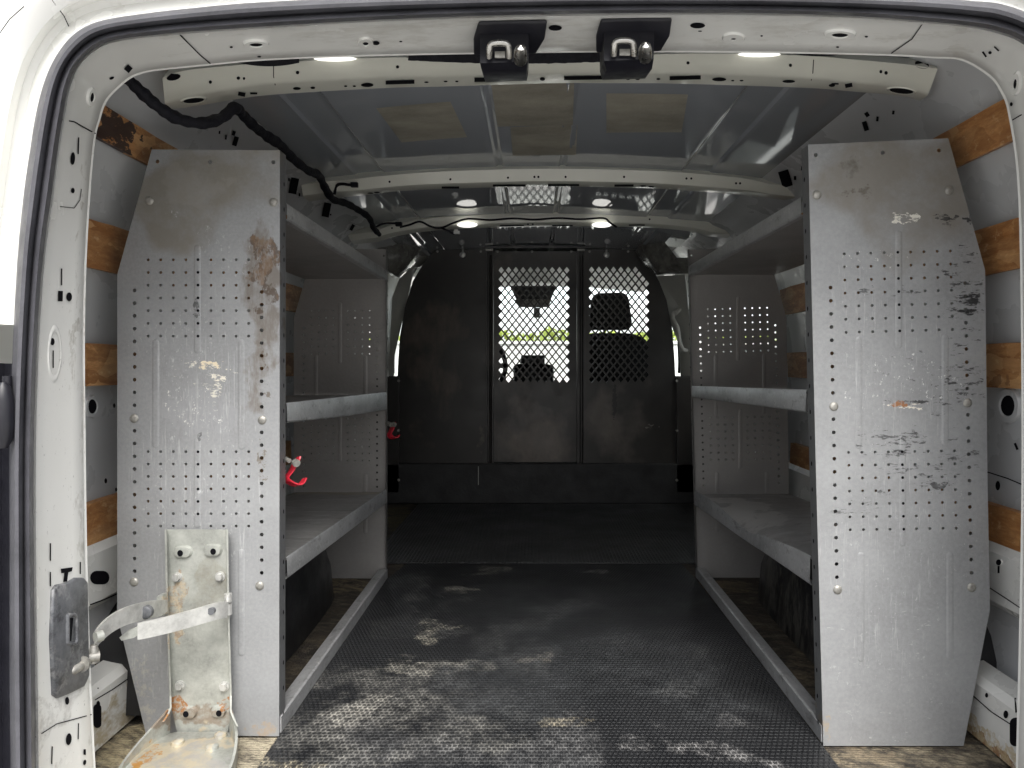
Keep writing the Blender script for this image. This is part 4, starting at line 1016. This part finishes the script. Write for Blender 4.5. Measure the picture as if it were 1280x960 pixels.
for (cx, cy, w) in ((230,689,24),(267,687,24),(237,889,22),(274,888,20)):       # raised bosses
    fm = BM(); rr = [[q2(x, y, D) for x, y in rrect(cx, cy, w*k, 15*k, 7.2*k, 5)] for k in (1.0, .82, .62)]
    vs = loft(fm, [[Vector((a, D-o_, b)) for a, b in r] for r, o_ in zip(rr, (.002, .008, .0085))], True); fm.faces.new(vs[-1])
    joinbm(bm, fm); fm = BM(); hx = cx+(-2 if cx in (230, 237) else 2)
    f = fm.faces.new([fm.verts.new((a, D-.0092, b)) for a, b in [q2(x, y, D) for x, y in ngon(hx, cy+1, 3.6, 4, 14)]]); f.material_index = 1; joinbm(bm, fm)
BP = obj('back_plate', bm, ['zinc', 'dark'], TB, 35)
for cx, cy in ((222.5,721),(276,720),(226,856),(281,857)):
    b = BM(); c = P(cx, cy, D); 
    tube(b, [c+Vector((0, -.002, 0)), c+Vector((0, -.004, 0))], .0095, 16); tube(b, [c+Vector((0, -.004, 0)), c+Vector((0, -.0105, 0))], .0068, 6)
    obj('bolt', b, 'strap', BP, 30)
fp = [FL(222,914,.018), FL(285,914,.018), FL(291,918,.018), FL(297,934,.018), FL(294,950,.018), FL(285,975,.018), FL(276,1000,.018), FL(130,1000,.018), FL(150,965,.018), FL(168,945,.018), FL(195,925,.018), FL(212,916,.018)]
bm = BM(); prism(bm, fp, (0, 0, -.012), bev=.002)
def lipstrip(pts, hs):
    fm = BM(); rows = []
    pp = smoothpath([tuple(FL(x, y, .018))+(h,) for (x, y), h in zip(pts, hs)], 4)
    for x, y, z, h in pp: rows.append([(x, y, z-.01), (x, y, z+h), (x-.004, y-.003, z+h), (x-.004, y-.003, z-.01)])
    vs = loft(fm, [[Vector(p) for p in r] for r in rows], True); fm.faces.new(vs[0]); fm.faces.new(vs[-1]); return fm
joinbm(bm, lipstrip([(213,915),(196,926),(170,945),(152,966),(132,1000)], (.045,.032,.016,.010,.008)))
joinbm(bm, lipstrip([(290,916),(297,932),(295,952),(286,976),(277,1000)], (.045,.03,.016,.01,.008)))
for cx, cy in ((276,920),(222,930),(265,936)):
    c = FL(cx, cy, .018); fm = BM(); tube(fm, [c, c+Vector((0, 0, .006)), c+Vector((0, 0, .009))], [.012, .011, .005], 10); joinbm(bm, fm)
obj('foot_plate', bm, 'zinc', TB, 40)
def flatbar(path, h, th, name, mat_, parent):
    bm = BM(); rows = []
    path = smoothpath(path, 4); c = [P(x, y, d) for x, y, d, hh in path]
    for i, p in enumerate(c):
        t = (c[min(i+1, len(c)-1)]-c[max(i-1, 0)]).normalized(); nr = Vector((-t.y, t.x, 0)).normalized()*th/2
        v = Vector((0, 0, path[i][3]/2*path[i][2]/F)); v = v - t*v.dot(t)*.6
        rows.append([p-v+nr, p+v+nr, p+v-nr, p-v-nr])
    vs = loft(bm, rows, True); bm.faces.new(vs[0]); bm.faces.new(vs[-1]); return obj(name, bm, mat_, parent, 40)
S1 = flatbar([(284,762,1.375,20),(270,764,1.355,21),(235,774,1.325,21),(205,782,1.30,21),(178,788,1.285,21),(172,789,1.282,20)], 21, .004, 'strap_arm', 'strap', TB)
b = BM(); c = P(265,763,1.35); tube(b, [c+Vector((0, .002, 0)), c+Vector((0, -.006, 0))], .0065, 14); obj('rivet', b, 'latchgrey', S1, 40)
b = BM(); prism(b, [P(149,797,1.275), P(160,788,1.28), P(172,783,1.283), P(176,791,1.285), P(168,797,1.283), P(152,801,1.275)], (0, .004, 0)); obj('strap_tip', b, 'zinc', S1, 30)
S2 = flatbar([(208,757,1.375,14),(200,760,1.35,20),(183,763,1.31,22),(160,769,1.27,22),(143,777,1.245,22),(130,787,1.225,22),(122,797,1.215,24),(119,808,1.212,22),(118,815,1.212,14)], 18, .004, 'strap_arm', 'strap', TB)
b = BM(); c = P(183,765,1.305); tube(b, [c+Vector((0, .004, 0)), c+Vector((0, -.005, 0)), c+Vector((0, -.007, 0))], [.0115, .0115, .008], 18); obj('rubber_knob', b, 'latchgrey', S2, 40)
b = BM(); c = P(124,795,1.21); tube(b, [c+Vector((.003, .003, 0)), c+Vector((-.003, -.006, 0))], [.009, .0085], 16); obj('rivet', b, 'zinc', S2, 40)
b = BM(); tube(b, [P(117,806,1.208), P(117,816,1.208), P(117,828,1.208)], [.005, .009, .0085], 12); tube(b, [P(110,822,1.2), P(124,820,1.21)], .008, 12); obj('clevis', b, 'steel', S2, 50)
for pts in ([(285,742,1.385),(285,752,1.385)], [(285,754,1.385),(285,768,1.385)], [(203,744,1.385),(203,766,1.385)]):
    b = BM(); tube(b, [P(*p) for p in pts], .0072, 12); obj('hinge_knuckle', b, 'strap', TB, 50)
b = BM(); prism(b, [P(196,746,1.36), P(203,744,1.36), P(204,770,1.36), P(196,772,1.36)], (0, .02, 0)); obj('hinge_leaf', b, 'zinc', TB, 30)

# ------------------------------------------------------------------ rubber mats
def mat_obj(pts, z, th, m, lab):
    bm = BM(); prism(bm, [Vector((x, y, z)) for x, y in pts], (0, 0, -th), bev=.0015)
    obj('floor_mat', bm, m, None, 0, lab, 'floor mat', 'rubber mats on the load floor')
f2 = lambda px, py: tuple(FL(px, py))[:2]
mat_obj([(-.487,1.05),(.534,1.05),(.534,1.6),(.530,2.45),(.52,2.63),(-.45,2.64),(-.484,2.45)], .004, .006, 'mat1', 'black dimpled rubber floor mat dusted white near the rear doorway')
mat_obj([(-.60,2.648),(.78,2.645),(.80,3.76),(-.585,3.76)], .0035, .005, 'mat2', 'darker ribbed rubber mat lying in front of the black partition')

# ------------------------------------------------------------------ black partition
DP = 3.80
PT = thing('partition', 'black steel partition with two diamond mesh windows closing off the cab', 'partition', (.02, DP, 0))
def arc(pts): return [q2(x, y, DP) for x, y in pts]
lo = arc([(486,470),(497,470),(498,448),(500,420),(506,385),(516,352),(530,328),(544,312),(607,312),(607,580),(486,580)])
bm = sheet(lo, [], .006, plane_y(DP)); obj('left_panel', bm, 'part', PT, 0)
def dia(x0, x1, y0, y1, keep=lambda x, y: True):
    px, py = 9.12, 11.38; out = []
    for half in (0, 1):
        for j in range(40):
            for i in range(40):
                x = x0+(i+.5*half)*px; y = y0+(j+.5*half)*py
                if x > x1 or y > y1 or not keep(x, y): continue
                out.append([(x-3.35, y), (x, y-4.2), (x+3.35, y), (x, y+4.2)])
    return out
dh = dia(626.5, 710.5, 337.5, 477)
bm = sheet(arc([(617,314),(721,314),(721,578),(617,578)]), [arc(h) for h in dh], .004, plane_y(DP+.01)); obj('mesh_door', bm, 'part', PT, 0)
dh2 = dia(739.5, 811, 337.5, 477, lambda x, y: x < 799+max(0, y-334)*.62)
ro = arc([(731,312),(797,312),(812,330),(824,352),(833,375),(840,410),(843,448),(844,470),(864,470),(864,580),(731,580)])
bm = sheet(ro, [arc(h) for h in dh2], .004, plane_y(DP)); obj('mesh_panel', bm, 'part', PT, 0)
for x0, x1 in ((607.2, 616.8), (721.2, 730.8)):
    bm = BM(); a, b = P(x0, 314, DP), P(x1, 600, DP)
    box(bm, (a.x, DP+.02, b.z), (b.x, DP+.03, a.z)); box(bm, (a.x, DP-.022, b.z), (a.x+.008, DP+.0195, a.z)); box(bm, (b.x-.007, DP-.012, b.z), (b.x, DP+.0195, a.z)); 
    tube(bm, [((a.x+b.x)/2+.004, DP+.005, b.z+.02), ((a.x+b.x)/2+.004, DP+.005, a.z-.02)], .007, 8)
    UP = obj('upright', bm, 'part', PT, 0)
    bm = BM(); c = P((x0+x1)/2, 313, DP-.01); box(bm, (c.x-.019, DP-.03, c.z-.004), (c.x+.019, DP-.012, c.z+.004)); obj('top_clip', bm, 'cabtrim', UP, 0)
bm = BM(); a, b = P(478, 579, DP), P(870, 627, DP); box(bm, (a.x, DP-.03, .002), (b.x, DP+.012, a.z), bev=.004)
mk = Marks(bm); mk.line([(598,583),(598,606)], 1.0, .001, 1); mk.done(); KP = obj('kick_plate', bm, ['rubber', 'zinc'], PT, 0)
bm = BM(); loft(bm, [[P(x, y, DP-.02) for x, y in ((520,312),(600,310),(680,309.5),(760,310),(806,312))], [P(x, y, DP-.03) for x, y in ((528,303),(600,301),(680,300.5),(760,301),(800,303))], [P(x, y, DP-.01) for x, y in ((528,300),(600,298),(680,297.5),(760,298),(800,300))]]); obj('top_rail', bm, 'part', PT, 40)
for x0, x1 in ((468, 499.5), (845, 880)):
    bm = BM(); a, b = P(x0, 471, DP-.012), P(x1, 615, DP-.012); box(bm, (a.x, DP-.03, b.z), (b.x, DP-.008, a.z), bev=.002)
    w = obj('side_wing', bm, 'part', PT, 0); cx = 500 if x0 < 600 else 841
    for y in (476, 538, 600):
        bm = BM(); c = P(cx if x0 > 600 else 498.5, y, DP-.03); c.x += (.02 if x0 > 600 else -.0); tube(bm, [c, c+Vector((0, -.008, 0))], .007, 10); obj('stud', bm, 'steel', w, 40)
for cx in (578.5, 758):
    bm = BM(); c = P(cx, 319, DP); tube(bm, [c+Vector((0, 0, .03)), c+Vector((0, -.004, .012))], .005, 8)
    tube(bm, [c+Vector((0, -.003, 0)), c+Vector((0, -.012, 0)), c+Vector((0, -.020, 0)), c+Vector((0, -.023, 0))], [.012, .016, .014, .006], 16); obj('latch_knob', bm, 'strap', PT, 50)
for cx in (547, 601, 622, 665, 714, 737, 785):
    bm = BM(); c = P(cx, 314.5, DP-.0); tube(bm, [c, c+Vector((0, -.006, 0))], .006, 10); obj('screw', bm, 'steel', PT, 40)

# ------------------------------------------------------------------ hedge ahead of the van
bm = BM()
for i in range(5200):
    x = random.uniform(-6, 6); y = 15.5+random.gauss(0, .5); top = 1.35+.18*mnoise.noise((x*1.3, 0, 3)); z = top-abs(random.gauss(0, .5))
    if z < -.55: continue
    c = Vector((x, y, z)); r = random.uniform(.04, .09)
    u = Vector((random.gauss(0,1), random.gauss(0,1), random.gauss(0,1))).normalized(); v = u.orthogonal().normalized()*r*.6; u = u*r
    bm.faces.new([bm.verts.new(p) for p in (c-u, c+v, c+u, c-v)])
for i in range(14):
    x = -5.8+i*.9; tube(bm, [(x, 15.5, -.62), (x+.05, 15.5, .1), (x+.1, 15.6, .8)], [.04, .03, .015], 6)
obj('hedge', bm, 'leaf', None, 0, 'bright yellow-green hedge seen through the mesh and windscreen', 'hedge')

bm = BM(); box(bm, (-7, 11.6, -.62), (8, 11.8, 1.02), bev=.02); box(bm, (-7.03, 11.56, 1.02), (8.03, 11.84, 1.07), bev=.01)
obj('garden_wall', bm, 'white', None, 0, 'pale low wall beyond the windscreen, below the hedge', 'wall')

# ------------------------------------------------------------------ light
SUN_EL, SUN_AZ = math.radians(52), math.radians(168)       # behind the camera, a little to the right
w = bpy.data.worlds.new('World'); S.world = w; w.use_nodes = True
nt = w.node_tree; bg = nt.nodes['Background']
sk = nt.nodes.new('ShaderNodeTexSky'); sk.sky_type = 'NISHITA'; sk.sun_disc = False
sk.sun_elevation = SUN_EL; sk.sun_rotation = SUN_AZ; sk.dust_density = 4; sk.air_density = 1.0; sk.ozone_density = 1.0
hs = nt.nodes.new('ShaderNodeHueSaturation'); hs.inputs['Saturation'].default_value = .22
nt.links.new(sk.outputs[0], hs.inputs['Color'])
tc = nt.nodes.new('ShaderNodeTexCoord'); sp = nt.nodes.new('ShaderNodeSeparateXYZ'); nt.links.new(tc.outputs['Generated'], sp.inputs[0])
el = maprange(nt, sp.outputs['Z'], .05, .85, .46, 1.5)
el = smath(nt, 'ADD', el, maprange(nt, sp.outputs['Y'], .3, 1.0, 0, 3.0)); nt.links.new(el, hs.inputs['Value'])     # overcast: brighter overhead and ahead of the van than low behind it
nt.links.new(hs.outputs[0], bg.inputs[0]); bg.inputs[1].default_value = .13
sd = bpy.data.lights.new('sun', 'SUN'); sd.energy = 1.1; sd.angle = math.radians(25); sd.color = (1, .965, .91)
so = bpy.data.objects.new('sun', sd); COL.objects.link(so)
dirv = Vector((math.sin(SUN_AZ)*math.cos(SUN_EL), math.cos(SUN_AZ)*math.cos(SUN_EL), math.sin(SUN_EL)))
so.rotation_euler = dirv.to_track_quat('Z', 'Y').to_euler(); so.location = (0, -3, 6)

# ------------------------------------------------------------------ camera
cd = bpy.data.cameras.new('camera'); cd.sensor_width = 36; cd.lens = 36*F/1280
cd.shift_x = -(VX-640)/1280; cd.shift_y = -(480-VY)/1280
cd.clip_start = .02; cd.clip_end = 500
co = bpy.data.objects.new('camera', cd); COL.objects.link(co); co.location = (0, 0, CZ); co.rotation_euler = (math.pi/2, 0, 0)
S.camera = co
S.view_settings.view_transform = 'Standard'; S.view_settings.look = 'None'; S.view_settings.gamma = 1
S.view_settings.exposure = 1.05
S.render.engine = 'CYCLES'
S.cycles.use_denoising = True
S.cycles.max_bounces = 10; S.cycles.diffuse_bounces = 6; S.cycles.glossy_bounces = 5; S.cycles.transparent_max_bounces = 12
S.cycles.sample_clamp_indirect = 4
